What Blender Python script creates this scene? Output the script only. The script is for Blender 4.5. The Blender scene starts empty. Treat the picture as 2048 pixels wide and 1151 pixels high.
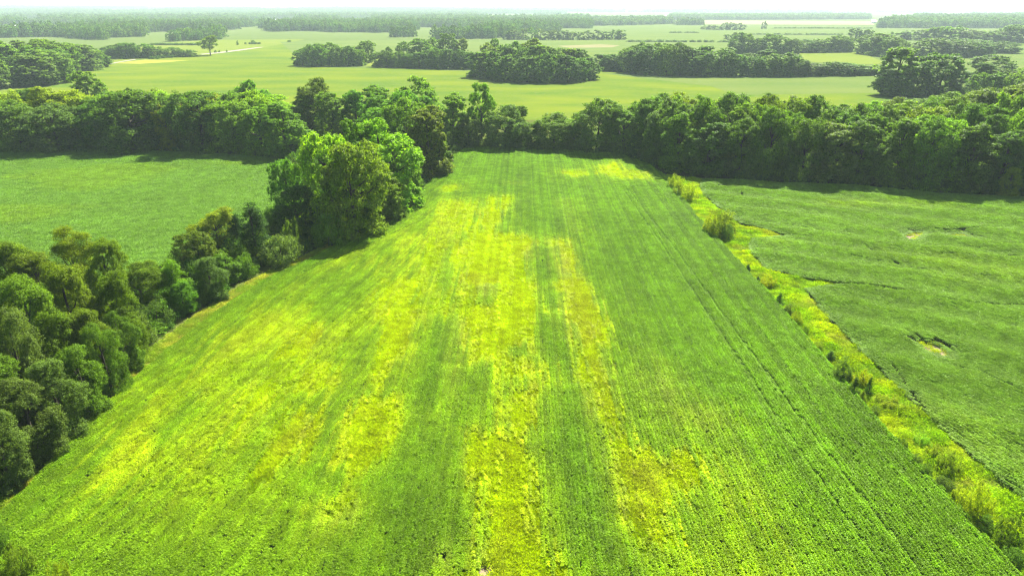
import bpy, math, random
import numpy as np
from mathutils import Vector

# ------------------------------------------------------------------ camera, sky, sun, exposure
sc = bpy.context.scene
CAM_H = 46.0
PITCH = math.radians(21.7)
FPX = 1409.0                      # focal length in photo pixels (2048 wide)
CX, CY = 1024.0, 575.5
cam_d = bpy.data.cameras.new('camera')
cam_d.sensor_width = 36.0
cam_d.lens = 36.0 * FPX / 2048.0
cam_d.clip_start = 0.5
cam_d.clip_end = 40000.0
cam = bpy.data.objects.new('camera', cam_d)
sc.collection.objects.link(cam)
cam.location = (0, 0, CAM_H)
cam.rotation_euler = (math.radians(90) - PITCH, 0, 0)
sc.camera = cam

SUN_ELEV = math.radians(49)
SUN_AZ = math.radians(24)         # to the right of straight ahead (+Y)
w = bpy.data.worlds.new('World'); sc.world = w; w.use_nodes = True
nt = w.node_tree; nt.nodes.clear()
wo = nt.nodes.new('ShaderNodeOutputWorld'); bg = nt.nodes.new('ShaderNodeBackground')
sky = nt.nodes.new('ShaderNodeTexSky'); sky.sky_type = 'NISHITA'; sky.sun_disc = False
sky.sun_elevation = SUN_ELEV; sky.sun_rotation = SUN_AZ
sky.air_density = 1.0; sky.dust_density = 2.0; sky.ozone_density = 1.0
bg.inputs['Strength'].default_value = 0.065
nt.links.new(sky.outputs[0], bg.inputs[0]); nt.links.new(bg.outputs[0], wo.inputs[0])

sun_d = bpy.data.lights.new('sun', 'SUN'); sun_d.energy = 5.0; sun_d.angle = math.radians(0.55)
sun_d.color = (1.0, 0.95, 0.86)
sun = bpy.data.objects.new('sun', sun_d); sc.collection.objects.link(sun)
sdir = Vector((math.sin(SUN_AZ) * math.cos(SUN_ELEV), math.cos(SUN_AZ) * math.cos(SUN_ELEV), math.sin(SUN_ELEV)))
sun.rotation_euler = sdir.to_track_quat('Z', 'Y').to_euler()
sun.location = (0, 0, 200)

vs = sc.view_settings
vs.view_transform = 'Standard'; vs.look = 'None'; vs.gamma = 1.0; vs.use_curve_mapping = False
vs.exposure = 2.12
sc.render.engine = 'CYCLES'
cy = sc.cycles
cy.max_bounces = 6; cy.diffuse_bounces = 2; cy.glossy_bounces = 2; cy.transmission_bounces = 4
cy.volume_bounces = 1; cy.transparent_max_bounces = 6
cy.use_denoising = True; cy.denoiser = 'OPENIMAGEDENOISE'; cy.denoising_prefilter = 'NONE'
cy.use_adaptive_sampling = False
cy.pixel_filter_type = 'BLACKMAN_HARRIS'; cy.filter_width = 1.25
cy.sample_clamp_indirect = 8.0

# ------------------------------------------------------------------ helpers
COL = sc.collection
rng = np.random.default_rng(7)
cP, sP = math.cos(PITCH), math.sin(PITCH)

def G(px, py):
    """ground point (z = 0) seen at photo pixel"""
    u, v = px - CX, py - CY
    dy = FPX * cP - v * sP
    dz = -FPX * sP - v * cP
    t = -CAM_H / dz
    return (t * u, t * dy)

def at(px, py, Y):
    """point at forward distance Y seen at photo pixel"""
    u, v = px - CX, py - CY
    dy = FPX * cP - v * sP
    dz = -FPX * sP - v * cP
    t = Y / dy
    return (t * u, Y, CAM_H + t * dz)

def poly(pts):
    return np.array([G(*p) for p in pts])

def inside(P, x, y):
    c = np.zeros(x.shape, bool)
    n = len(P); j = n - 1
    for i in range(n):
        xi, yi = P[i]; xj, yj = P[j]
        m = ((yi > y) != (yj > y)) & (x < (xj - xi) * (y - yi) / (yj - yi + 1e-12) + xi)
        c ^= m
        j = i
    return c

def segdist(P, x, y, closed=True):
    d = np.full(x.shape, 1e9)
    n = len(P)
    for i in range(n if closed else n - 1):
        a = P[i]; b = P[(i + 1) % n]
        ab = b - a; L2 = ab @ ab + 1e-12
        t = np.clip(((x - a[0]) * ab[0] + (y - a[1]) * ab[1]) / L2, 0, 1)
        d = np.minimum(d, np.hypot(x - a[0] - t * ab[0], y - a[1] - t * ab[1]))
    return d

def sdist(P, x, y):
    """positive inside"""
    d = segdist(P, x, y)
    return np.where(inside(P, x, y), d, -d)

_tabs = {}
def vnoise(x, y, scale, seed=0):
    """smooth value noise 0..1"""
    if seed not in _tabs:
        _tabs[seed] = np.random.default_rng(1000 + seed).random((256, 256))
    T = _tabs[seed]
    x = x / scale; y = y / scale
    xi = np.floor(x).astype(int); yi = np.floor(y).astype(int)
    fx = x - xi; fy = y - yi
    fx = fx * fx * (3 - 2 * fx); fy = fy * fy * (3 - 2 * fy)
    g = lambda a, b: T[a & 255, b & 255]
    return ((g(xi, yi) * (1 - fx) + g(xi + 1, yi) * fx) * (1 - fy)
            + (g(xi, yi + 1) * (1 - fx) + g(xi + 1, yi + 1) * fx) * fy)

def fbm(x, y, scale, seed=0, o=3):
    s = 0; a = 1; t = 0
    for k in range(o):
        s = s + a * vnoise(x + 37.1 * k, y - 11.3 * k, scale / 2 ** k, seed + k); t += a; a *= .55
    return s / t

def smooth(a, b, v):
    t = np.clip((v - a) / (b - a), 0, 1)
    return t * t * (3 - 2 * t)

def mk_mesh(name, V, F, mat=None):
    V = np.asarray(V, np.float32); F = np.asarray(F, np.int32)
    me = bpy.data.meshes.new(name)
    k = F.shape[1]
    me.vertices.add(len(V)); me.vertices.foreach_set('co', V.ravel())
    me.loops.add(F.size); me.loops.foreach_set('vertex_index', F.ravel())
    me.polygons.add(len(F))
    me.polygons.foreach_set('loop_start', np.arange(0, F.size, k, dtype=np.int32))
    me.update(calc_edges=True); me.validate()
    if mat: me.materials.append(mat)
    return me

def obj(name, me, parent=None, loc=(0, 0, 0)):
    o = bpy.data.objects.new(name, me); COL.objects.link(o)
    o.location = loc
    if parent: o.parent = parent
    return o

def tag(o, label=None, cat=None, group=None, kind=None):
    if label: o['label'] = label
    if cat: o['category'] = cat
    if group: o['group'] = group
    if kind: o['kind'] = kind
    return o

class MB:
    """collects boxes, tubes and prisms into one mesh"""
    def __init__(s): s.v = []; s.f = []
    def add(s, v, f):
        n = len(s.v); s.v += [tuple(p) for p in v]; s.f += [tuple(i + n for i in q) for q in f]; return s
    def box(s, x0, x1, y0, y1, z0, z1, ins=0.0):
        return s.add([(x0, y0, z0), (x1, y0, z0), (x1, y1, z0), (x0, y1, z0),
                      (x0 + ins, y0 + ins, z1), (x1 - ins, y0 + ins, z1), (x1 - ins, y1 - ins, z1), (x0 + ins, y1 - ins, z1)],
                     [(0, 3, 2, 1), (4, 5, 6, 7), (0, 1, 5, 4), (1, 2, 6, 5), (2, 3, 7, 6), (3, 0, 4, 7)])
    def prism(s, prof, y0, y1):
        n = len(prof)
        v = [(x, y0, z) for x, z in prof] + [(x, y1, z) for x, z in prof]
        f = [tuple(range(n)), tuple(range(2 * n - 1, n - 1, -1))]
        f += [(i, i + n, (i + 1) % n + n, (i + 1) % n) for i in range(n)]
        return s.add(v, f)
    def tube(s, pts, rad, n=6):
        base = len(s.v)
        for i, p in enumerate(pts):
            p = Vector(p)
            q = Vector(pts[min(i + 1, len(pts) - 1)]) - Vector(pts[max(i - 1, 0)])
            q.normalize()
            a = q.orthogonal().normalized(); b = q.cross(a)
            for k in range(n):
                t = 2 * math.pi * k / n
                s.v.append(tuple(p + (a * math.cos(t) + b * math.sin(t)) * rad[i]))
        for i in range(len(pts) - 1):
            for k in range(n):
                s.f.append((base + i * n + k, base + i * n + (k + 1) % n, base + (i + 1) * n + (k + 1) % n, base + (i + 1) * n + k))
        return s
    def mesh(s, name, mat, sm=False):
        me = bpy.data.meshes.new(name); me.from_pydata(s.v, [], s.f); me.update()
        me.materials.append(mat)
        if sm:
            me.polygons.foreach_set('use_smooth', [True] * len(me.polygons))
        return me
    def build(s, name, mat, parent=None, loc=(0, 0, 0), sm=False):
        return obj(name, s.mesh(name, mat, sm), parent, loc)

# ------------------------------------------------------------------ materials
def new_mat(name):
    m = bpy.data.materials.new(name); m.use_nodes = True
    t = m.node_tree; t.nodes.clear()
    out = t.nodes.new('ShaderNodeOutputMaterial')
    return m, t, out

def N(t, typ, **kw):
    n = t.nodes.new(typ)
    for k, v in kw.items(): setattr(n, k, v)
    return n

def leaf_material(name, source, trans=0.50, rough=0.55, spec=0.06, warm=(1.2, 1.2, 0.4), isl=0.45):
    """source: 'object' -> Object Info colour, 'tint' -> instancer attribute"""
    m, t, out = new_mat(name)
    L = t.links.new
    if source == 'object':
        c = N(t, 'ShaderNodeObjectInfo').outputs['Color']
    else:
        a = N(t, 'ShaderNodeAttribute'); a.attribute_type = 'INSTANCER'; a.attribute_name = 'tint'
        c = a.outputs['Color']
    geo = N(t, 'ShaderNodeNewGeometry')
    # leaf to leaf difference
    mr = N(t, 'ShaderNodeMapRange'); mr.inputs[3].default_value = 1 - isl; mr.inputs[4].default_value = 1 + isl
    L(geo.outputs['Random Per Island'], mr.inputs[0])
    # clump to clump difference
    nz = N(t, 'ShaderNodeTexNoise'); nz.inputs['Scale'].default_value = 0.55; nz.inputs['Detail'].default_value = 2
    L(geo.outputs['Position'], nz.inputs['Vector'])
    mr2 = N(t, 'ShaderNodeMapRange'); mr2.inputs[1].default_value = .3; mr2.inputs[2].default_value = .7
    mr2.inputs[3].default_value = 0.8; mr2.inputs[4].default_value = 1.22
    L(nz.outputs[0], mr2.inputs[0])
    mu = N(t, 'ShaderNodeMath', operation='MULTIPLY'); L(mr.outputs[0], mu.inputs[0]); L(mr2.outputs[0], mu.inputs[1])
    vm = N(t, 'ShaderNodeVectorMath', operation='SCALE'); L(c, vm.inputs[0]); L(mu.outputs[0], vm.inputs['Scale'])
    p = N(t, 'ShaderNodeBsdfPrincipled')
    p.inputs['Roughness'].default_value = rough
    p.inputs['Specular IOR Level'].default_value = spec
    L(vm.outputs[0], p.inputs['Base Color'])
    tr = N(t, 'ShaderNodeBsdfTranslucent')
    vw = N(t, 'ShaderNodeVectorMath', operation='MULTIPLY'); vw.inputs[1].default_value = warm
    L(vm.outputs[0], vw.inputs[0]); L(vw.outputs[0], tr.inputs['Color'])
    mx = N(t, 'ShaderNodeMixShader'); mx.inputs[0].default_value = trans
    L(p.outputs[0], mx.inputs[1]); L(tr.outputs[0], mx.inputs[2]); L(mx.outputs[0], out.inputs[0])
    return m

def ground_material(name, c1, c2, c3=None, s1=0.02, s2=0.6, bump=0.3, rough=0.9, streak=None, bdist=0.3):
    m, t, out = new_mat(name); L = t.links.new
    geo = N(t, 'ShaderNodeNewGeometry')
    pos = geo.outputs['Position']
    n1 = N(t, 'ShaderNodeTexNoise'); n1.inputs['Scale'].default_value = s1; n1.inputs['Detail'].default_value = 5
    src = pos
    if streak:
        mp = N(t, 'ShaderNodeMapping'); mp.inputs['Rotation'].default_value = (0, 0, math.radians(streak[0]))
        mp.inputs['Scale'].default_value = (1, streak[1], 1); L(pos, mp.inputs[0]); src = mp.outputs[0]
    L(src, n1.inputs['Vector'])
    n2 = N(t, 'ShaderNodeTexNoise'); n2.inputs['Scale'].default_value = s2; n2.inputs['Detail'].default_value = 6
    L(src, n2.inputs['Vector'])
    r1 = N(t, 'ShaderNodeMapRange'); r1.inputs[1].default_value = .35; r1.inputs[2].default_value = .65; L(n1.outputs[0], r1.inputs[0])
    mx = N(t, 'ShaderNodeMix', data_type='RGBA'); mx.inputs[6].default_value = (*c1, 1); mx.inputs[7].default_value = (*c2, 1)
    L(r1.outputs[0], mx.inputs[0])
    col = mx.outputs[2]
    if c3:
        r2 = N(t, 'ShaderNodeMapRange'); r2.inputs[1].default_value = .5; r2.inputs[2].default_value = .75; L(n2.outputs[0], r2.inputs[0])
        m2 = N(t, 'ShaderNodeMix', data_type='RGBA'); L(r2.outputs[0], m2.inputs[0]); L(col, m2.inputs[6]); m2.inputs[7].default_value = (*c3, 1)
        col = m2.outputs[2]
    p = N(t, 'ShaderNodeBsdfPrincipled'); p.inputs['Roughness'].default_value = rough; p.inputs['Specular IOR Level'].default_value = 0.0
    L(col, p.inputs['Base Color'])
    if bump:
        b = N(t, 'ShaderNodeBump'); b.inputs['Strength'].default_value = bump; b.inputs['Distance'].default_value = bdist
        L(n2.outputs[0], b.inputs['Height']); L(b.outputs[0], p.inputs['Normal'])
    L(p.outputs[0], out.inputs[0])
    return m

def plain(name, c, rough=.6, metal=0., noise=.15, spec=.4):
    m, t, out = new_mat(name); L = t.links.new
    geo = N(t, 'ShaderNodeNewGeometry')
    n1 = N(t, 'ShaderNodeTexNoise'); n1.inputs['Scale'].default_value = 1.7; n1.inputs['Detail'].default_value = 4
    L(geo.outputs['Position'], n1.inputs['Vector'])
    r = N(t, 'ShaderNodeMapRange'); r.inputs[3].default_value = 1 - noise; r.inputs[4].default_value = 1 + noise; L(n1.outputs[0], r.inputs[0])
    v = N(t, 'ShaderNodeVectorMath', operation='SCALE'); v.inputs[0].default_value = c; L(r.outputs[0], v.inputs['Scale'])
    p = N(t, 'ShaderNodeBsdfPrincipled'); p.inputs['Roughness'].default_value = rough; p.inputs['Metallic'].default_value = metal
    p.inputs['Specular IOR Level'].default_value = spec
    L(v.outputs[0], p.inputs['Base Color']); L(p.outputs[0], out.inputs[0])
    return m

M_leaf = leaf_material('tree_leaves', 'object')
M_crop = leaf_material('soybean_leaves', 'tint', trans=.40, rough=.5, spec=.08, warm=(1.15, 1.25, .4), isl=.25)
M_grass = leaf_material('weed_blades', 'tint', trans=.45, rough=.6, spec=.05, warm=(1.02, 1.12, .4), isl=.3)
M_farleaf = leaf_material('far_wood_leaves', 'tint', trans=.38)
M_bark = plain('bark', (.05, .043, .033), .9, noise=.4, spec=.1)
M_soil = ground_material('crop_floor_soil', (.035, .06, .015), (.05, .06, .022), None, .2, 1.5, .4)

# ------------------------------------------------------------------ the land
def smooth1(a, b, v):
    return smooth(a, b, np.asarray(v, float))

def hill(x, y):
    """flat fields near by, wooded swells from four kilometres on"""
    x = np.asarray(x, float); y = np.asarray(y, float)
    r = np.hypot(x, y)
    left = smooth1(3000, -3500, x) if False else 1 - smooth(-2500., 3500., x)
    return smooth(3800., 7500., r) * (6 + 34 * left) * (0.35 + 0.9 * fbm(x, y, 2600., 40, 2))

M_land = ground_material('meadow_grass', (.06, .09, .022), (.075, .105, .025), (.085, .105, .035), .004, .05, .15)
xs = np.concatenate([np.linspace(-9800, -2000, 24), np.linspace(-1600, 1600, 9), np.linspace(2000, 9800, 24)])
ys = np.concatenate([np.linspace(-380, 3000, 9), np.linspace(3400, 9900, 28)])
gx, gy = np.meshgrid(xs, ys)
V = np.stack([gx, gy, hill(gx, gy) - .02], -1).reshape(-1, 3)
nx, ny = len(xs), len(ys)
idx = np.arange(nx * ny).reshape(ny, nx)
F = np.stack([idx[:-1, :-1], idx[:-1, 1:], idx[1:, 1:], idx[1:, :-1]], -1).reshape(-1, 4)
land = obj('ground', mk_mesh('ground', V, F, M_land)); tag(land, kind='structure')
land.data.polygons.foreach_set('use_smooth', [True] * len(land.data.polygons))

_lvl = [0]
def sheet(name, pts, mat, z=None, world=False, label=None):
    _lvl[0] += 1
    P = np.array(pts) if world else poly(pts)
    zz = .006 * _lvl[0] + .01 if z is None else z
    me = bpy.data.meshes.new(name)
    me.from_pydata([(a, b, zz) for a, b in P], [], [tuple(range(len(P)))])
    me.update(); me.materials.append(mat)
    if me.polygons[0].normal.z < 0: me.flip_normals()
    o = obj(name, me); tag(o, label=label, kind='structure')
    return o

# main field outline and its neighbours, in photo pixels on the ground
MAIN = [(-520, 1400), (-110, 1130), (0, 1040), (60, 985), (130, 903), (200, 833), (260, 775), (330, 712), (400, 658), (470, 606), (540, 563),
        (620, 525), (690, 488), (750, 456), (800, 436), (832, 402), (860, 366), (892, 340), (905, 314), (935, 299), (1000, 298), (1060, 299),
        (1150, 304), (1240, 313), (1292, 331), (1335, 358), (1393, 438), (1452, 501), (1494, 549), (1557, 615), (1605, 675), (1650, 730), (1696, 782), (1751, 847), (1800, 900),
        (1869, 975), (1939, 1057), (2008, 1133), (2230, 1400)]
RIGHT = [(1402, 362), (1398, 385), (1440, 425), (1478, 452), (1520, 462), (1572, 477), (1500, 481), (1493, 500), (1530, 545), (1600, 560), (1688, 576),
         (1605, 582), (1650, 636), (1700, 690), (1780, 770), (1875, 860), (1975, 948), (2048, 1017), (2500, 1400), (3200, 1400), (2900, 480), (2300, 420),
         (2048, 399), (1850, 389), (1700, 376), (1500, 366)]
LEFT = [(-700, 325), (0, 306), (200, 304), (400, 311), (560, 322), (560, 420), (520, 450), (440, 480), (330, 530), (220, 600), (100, 640), (-300, 700), (-900, 600)]
STRIP = [(1335, 352), (1402, 360), (1398, 385), (1440, 425), (1478, 452), (1572, 478), (1496, 483), (1500, 500), (1530, 545), (1695, 577), (1605, 582),
         (1650, 636), (1700, 690), (1780, 770), (1875, 860), (1975, 948), (2048, 1017), (2500, 1400), (2230, 1400), (2008, 1133), (1939, 1057), (1869, 975), (1800, 900), (1751, 847), (1696, 782), (1650, 730), (1605, 675),
         (1557, 615), (1494, 549), (1452, 501), (1393, 438)]
VERGE = [(-520, 1400), (-110, 1130), (0, 1040), (60, 985), (130, 903), (200, 833), (260, 775), (330, 712), (400, 658), (470, 606), (540, 563),
         (620, 525), (690, 488), (750, 456), (800, 436), (832, 402), (860, 366), (892, 340), (878, 336), (848, 362), (815, 400), (785, 430), (740, 446), (680, 478), (610, 514),
         (528, 550), (452, 592), (378, 644), (305, 697), (232, 757), (168, 812), (95, 885), (22, 965), (-40, 1020), (-160, 1100), (-640, 1400)]
P_MAIN, P_RIGHT, P_LEFT, P_STRIP, P_VERGE = map(poly, (MAIN, RIGHT, LEFT, STRIP, VERGE))

M_midfield = ground_material('soybean_canopy_far', (.050, .093, .012), (.092, .122, .010), (.100, .120, .03), .016, .3, .55, streak=(8, 2.2), bdist=.5)
M_midpale = ground_material('pale_soybean_canopy', (.060, .096, .022), (.083, .112, .026), (.092, .114, .036), .01, .3, .4, streak=(80, 3.0), bdist=.5)
M_pasture = ground_material('mown_pasture', (.085, .12, .016), (.10, .128, .02), (.11, .125, .03), .015, .2, .3)
M_yellowgrass = ground_material('yellow_grass', (.16, .18, .022), (.18, .18, .035), None, .05, .5, .3)
M_brownfield = ground_material('bare_tilled_soil', (.17, .12, .08), (.19, .135, .09), None, .02, .2, .3)
M_gravel = ground_material('gravel', (.19, .175, .145), (.22, .20, .17), None, .1, 2., .3)
M_dirt = ground_material('bare_dirt', (.17, .135, .085), (.20, .165, .11), (.14, .14, .045), .4, 2., .4)
M_floor = ground_material('woodland_floor', (.045, .075, .012), (.06, .07, .018), None, .1, 1., .5)

sheet('woodland_floor', [(-700, 330), (0, 304), (300, 304), (540, 320), (600, 330), (890, 342), (905, 312), (935, 297), (1060, 297), (1240, 311), (1292, 328), (1340, 352),
                         (1500, 363), (1850, 386), (2300, 418), (2900, 460), (2900, 250), (2048, 235), (1500, 230), (1240, 236), (1060, 238), (880, 236), (0, 222), (-700, 225)], M_floor)
# the wide field beyond the belt
sheet('crop_field', [(-900, 220), (0, 232), (880, 240), (1240, 240), (1500, 236), (1790, 218), (1772, 190), (1768, 152), (1500, 152), (1200, 143), (1190, 148), (960, 160), (950, 143), (750, 136),
                     (590, 134), (600, 82), (520, 96), (400, 110), (280, 119), (200, 132), (105, 150), (100, 168), (0, 182), (-900, 205)], M_midfield)
sheet('pale_crop_field', [(1470, 190), (1772, 186), (1770, 153), (1500, 153), (1300, 148), (1200, 146), (1240, 152), (1420, 172)], M_midpale)
sheet('yellow_grass_patch', [(225, 127), (290, 119.5), (380, 121), (330, 125), (280, 128)], M_yellowgrass)
sheet('pasture', [(195, 131), (205, 114), (230, 100), (300, 88), (420, 80), (610, 79), (530, 95), (400, 109), (280, 118)], M_pasture)
sheet('gravel_track', [(208, 129.5), (250, 121.5), (270, 118.6), (272, 119.6), (240, 124.5), (222, 128.5)], M_gravel)
sheet('gravel_track', [(400, 108.4), (430, 105.5), (470, 100.5), (520, 94.5), (528, 94.5), (480, 101.5), (440, 106.5), (405, 109.4)], M_gravel)
sheet('bare_dirt_patch', [(197, 134.5), (206, 131), (217, 130.5), (213, 133.5), (203, 135.5)], M_dirt)
sheet('gap_field', [(730, 132), (755, 117), (768, 112), (790, 125), (752, 134)], M_pasture)
sheet('pale_crop_field', [(590, 110), (560, 84), (760, 81), (1000, 82), (1250, 80), (1500, 90), (1560, 110), (1480, 116), (1480, 140), (1190, 128), (950, 100), (770, 110)], M_midpale)
sheet('stubble_patch', [(1115, 92), (1200, 89), (1240, 91), (1225, 95), (1140, 96)], ground_material('stubble', (.13, .13, .055), (.15, .135, .07), None, .03, .3, .2))
sheet('pale_crop_field', [(1170, 84), (1260, 60), (1180, 56), (1200, 50), (1400, 50), (1760, 54), (1800, 60), (2048, 58), (2700, 66), (2700, 130), (2048, 138), (1720, 100), (1500, 100)], M_midpale)
sheet('open_field', [(1480, 118), (1600, 105), (1720, 104), (1775, 128), (1700, 130), (1620, 124), (1490, 122)], M_pasture)
sheet('far_open_field', [(1330, 47), (1340, 41), (1740, 43), (1750, 50), (1400, 49)], ground_material('pale_stubble', (.15, .145, .075), (.17, .15, .09), None, .01, .1, .1))
sheet('bare_soil_field', [(412, 71), (414, 65), (446, 64), (447, 70)], M_brownfield)
sheet('small_far_field', [(46, 46), (48, 39), (78, 39.5), (76, 46)], M_pasture)
sheet('small_far_field', [(-60, 66), (0, 56.5), (115, 54), (165, 58), (110, 66)], M_midpale)
sheet('small_far_field', [(285, 50), (300, 45.5), (345, 45), (335, 51)], M_pasture)
sheet('small_far_field', [(683, 45), (683, 37.5), (742, 37.5), (741, 45)], M_pasture)
sheet('small_far_field', [(530, 45), (535, 41), (590, 42), (586, 45)], M_pasture)
HEDGE = [(-640, 1400), (-160, 1100), (-40, 1020), (22, 965), (95, 885), (168, 812), (232, 757), (305, 697), (378, 644), (452, 592), (528, 550), (610, 514), (680, 478), (740, 446), (785, 430), (815, 400),
         (848, 362), (878, 336), (760, 330), (600, 325), (560, 330), (560, 420), (515, 455), (430, 488), (325, 540), (215, 610), (95, 650), (-300, 712), (-700, 900)]
P_HEDGE = poly(HEDGE)
sheet('hedgerow_floor', HEDGE, M_floor, z=.17)
# near crop floors
sheet('main_field', MAIN, M_soil)
sheet('right_field', RIGHT, M_soil)
sheet('left_field', LEFT, M_soil)
M_stripfloor = ground_material('grass_strip_floor', (.16, .19, .03), (.20, .20, .05), (.22, .18, .09), .3, 1.5, .4)
sheet('grass_strip', STRIP, M_stripfloor, z=.17)
sheet('grass_verge', VERGE, M_stripfloor, z=.18)

# ------------------------------------------------------------------ leaf clouds
def leaves(C, Nrm, size, aspect, r, up_t=None):
    """diamond leaves at C with normals Nrm"""
    n = len(C)
    a = r.normal(size=(n, 3)) if up_t is None else up_t + .35 * r.normal(size=(n, 3))
    t = a - (a * Nrm).sum(1, keepdims=True) * Nrm
    t /= np.linalg.norm(t, axis=1, keepdims=True) + 1e-9
    s = np.cross(Nrm, t)
    sz = size * r.uniform(.65, 1.35, (n, 1))
    wd = sz * aspect
    fold = Nrm * sz * .12
    V = np.stack([C - t * sz * .5, C + s * wd * .5 + fold, C + t * sz * .5, C - s * wd * .5 + fold], 1)
    F = np.arange(4 * n, dtype=np.int32).reshape(n, 4)
    return V.reshape(-1, 3), F

def unit(v):
    return v / (np.linalg.norm(v, axis=-1, keepdims=True) + 1e-9)

def fib(n, r, zmin=-1.):
    i = np.arange(n) + .5
    z = 1 - (1 - zmin) * i / n
    th = math.pi * (1 + 5 ** .5) * i + r.uniform(0, 6)
    q = np.sqrt(np.maximum(0, 1 - z * z))
    return np.stack([q * np.cos(th), q * np.sin(th), z], 1)

def crown(kind, W, H, nleaf, lsize, seed):
    """-> leaf mesh (verts, faces) and lobe centres, for a tree W wide and H high standing at the origin"""
    r = np.random.default_rng(seed)
    lob = []
    if kind == 'oak':
        nl = 50; zc, a, c = .53 * H, .5 * W, .47 * H
        d = fib(nl, r, -.85) + .18 * r.normal(size=(nl, 3)); d = unit(d)
        k = r.uniform(.62, .85, (nl, 1)); ctr = d * k * np.array([a, a, c]) + [0, 0, zc]
        rad = r.uniform(.11, .18, nl) * W
        sq = np.array([1, 1, .9])
    elif kind == 'tall':
        nl = 46; d = fib(nl, r, -.95) + .2 * r.normal(size=(nl, 3)); d = unit(d)
        k = r.uniform(.55, .88, (nl, 1)); zz = d[:, 2:3]
        wr = np.where(zz > 0, .5 * W * (1 - .28 * zz), .5 * W)
        ctr = np.concatenate([d[:, :2] * k * wr, zz * k * .48 * H + .51 * H], 1)
        rad = r.uniform(.11, .19, nl) * W; sq = np.array([1, 1, 1.2])
    elif kind == 'poplar':
        nl = 40; d = fib(nl, r, -.9) + .15 * r.normal(size=(nl, 3)); d = unit(d)
        k = r.uniform(.6, .9, (nl, 1)); zz = d[:, 2:3]
        ctr = np.concatenate([d[:, :2] * k * .48 * W, zz * k * .45 * H + .5 * H], 1)
        rad = r.uniform(.10, .165, nl) * W; sq = np.array([.95, .95, 1.4])
    elif kind == 'open':
        nl = 19; d = fib(nl, r, -.55) + .25 * r.normal(size=(nl, 3)); d = unit(d)
        k = r.uniform(.5, .95, (nl, 1)); ctr = d * k * np.array([.48 * W, .48 * W, .40 * H]) + [0, 0, .58 * H]
        rad = r.uniform(.10, .19, nl) * W; sq = np.array([1, 1, .85])
    elif kind == 'cedar':
        nl = 64; z = r.uniform(.04, .97, nl) ** 1.15; th = r.uniform(0, 2 * math.pi, nl)
        rr = .42 * W * (1 - z) ** .8 * r.uniform(.6, 1, nl)
        ctr = np.stack([rr * np.cos(th), rr * np.sin(th), z * H * .95], 1)
        rad = (.11 + .15 * (1 - z)) * W * r.uniform(.75, 1.15, nl); sq = np.array([1, 1, .8])
    elif kind == 'shrub':
        nl = 22; d = fib(nl, r, -.1) + .25 * r.normal(size=(nl, 3)); d = unit(d); d[:, 2] = np.abs(d[:, 2])
        k = r.uniform(.45, .85, (nl, 1)); ctr = d * k * np.array([.5 * W, .5 * W, .85 * H]) + [0, 0, .1 * H]
        rad = r.uniform(.14, .23, nl) * W; sq = np.array([1, 1, .9])
    elif kind == 'feather':
        nl = 30; d = fib(nl, r, .05) + .2 * r.normal(size=(nl, 3)); d = unit(d); d[:, 2] = np.abs(d[:, 2])
        k = r.uniform(.35, .85, (nl, 1)); ctr = d * k * np.array([.5 * W, .5 * W, .8 * H]) + [0, 0, .12 * H]
        rad = r.uniform(.11, .17, nl) * W; sq = np.array([.8, .8, 1.5])
    elif kind == 'vine':
        nl = 26; z = np.sort(r.uniform(.05, .97, nl)); th = r.uniform(0, 2 * math.pi, nl)
        rr = .36 * W * np.sqrt(np.clip(1.02 - z, 0, 1)) * r.uniform(.3, 1, nl) * np.where(z < .5, .7, 1.1)
        ctr = np.stack([rr * np.cos(th), rr * np.sin(th), z * H * .93], 1)
        rad = r.uniform(.14, .22, nl) * W; sq = np.array([1, 1, .7])
    if kind in ('oak', 'tall', 'poplar'):
        # low boughs at the wood's edge
        ns_ = 16; th = np.arange(ns_) * 2 * math.pi / ns_ + r.uniform(-.25, .25, ns_); zz_ = r.uniform(.06, .24, ns_) * H
        rr = r.uniform(.26, .42, ns_) * W
        ctr = np.concatenate([ctr, np.stack([rr * np.cos(th), rr * np.sin(th), zz_], 1)]); rad = np.concatenate([rad, r.uniform(.13, .18, ns_) * W]); nl += ns_
    if kind in ('oak', 'tall', 'open'):
        # lopsided, no two crowns alike
        ctr[:, :2] += .07 * W * np.stack([np.sin(ctr[:, 2] / H * 7 + seed), np.cos(ctr[:, 2] / H * 6 + 2 * seed)], 1)
    per_spray = 36 if nleaf > 12000 else 26 if nleaf > 6500 else 12
    wts = rad ** 2; wts = wts / wts.sum()
    ns = max(nl, nleaf // per_spray)
    li = r.choice(nl, ns, p=wts)
    sd = unit(r.normal(size=(ns, 3)) + [0, 0, .35])
    out = unit(ctr[li] - [0, 0, .45 * H]) * .55
    sd = unit(sd + out)
    fr = np.where(r.random(ns) < .85, r.uniform(.78, 1.15, ns), r.uniform(.2, .8, ns))
    S = ctr[li] + sd * sq * (rad[li] * fr)[:, None]
    S[:, 2] = np.clip(S[:, 2], .015 * H, H)
    C = np.repeat(S, per_spray, 0)
    D = np.repeat(sd, per_spray, 0)
    spread = np.median(rad) * .30
    off = r.normal(size=C.shape); off *= (r.random((len(C), 1)) ** .5 * 1.35) / (np.linalg.norm(off, axis=1, keepdims=True) + 1e-9)
    od = off + [0, 0, .25]; off = off * spread * np.repeat(r.uniform(.7, 1.3, (ns, 1)), per_spray, 0)
    if kind == 'feather': off *= [.75, .75, 1.6]
    elif kind == 'poplar': off *= [.9, .9, 1.25]
    elif kind == 'cedar': off *= [1.2, 1.2, .6]
    else: off *= [1.1, 1.1, .75]
    C = C + off
    C[:, 2] = np.clip(C[:, 2], .01 * H, None)
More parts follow.
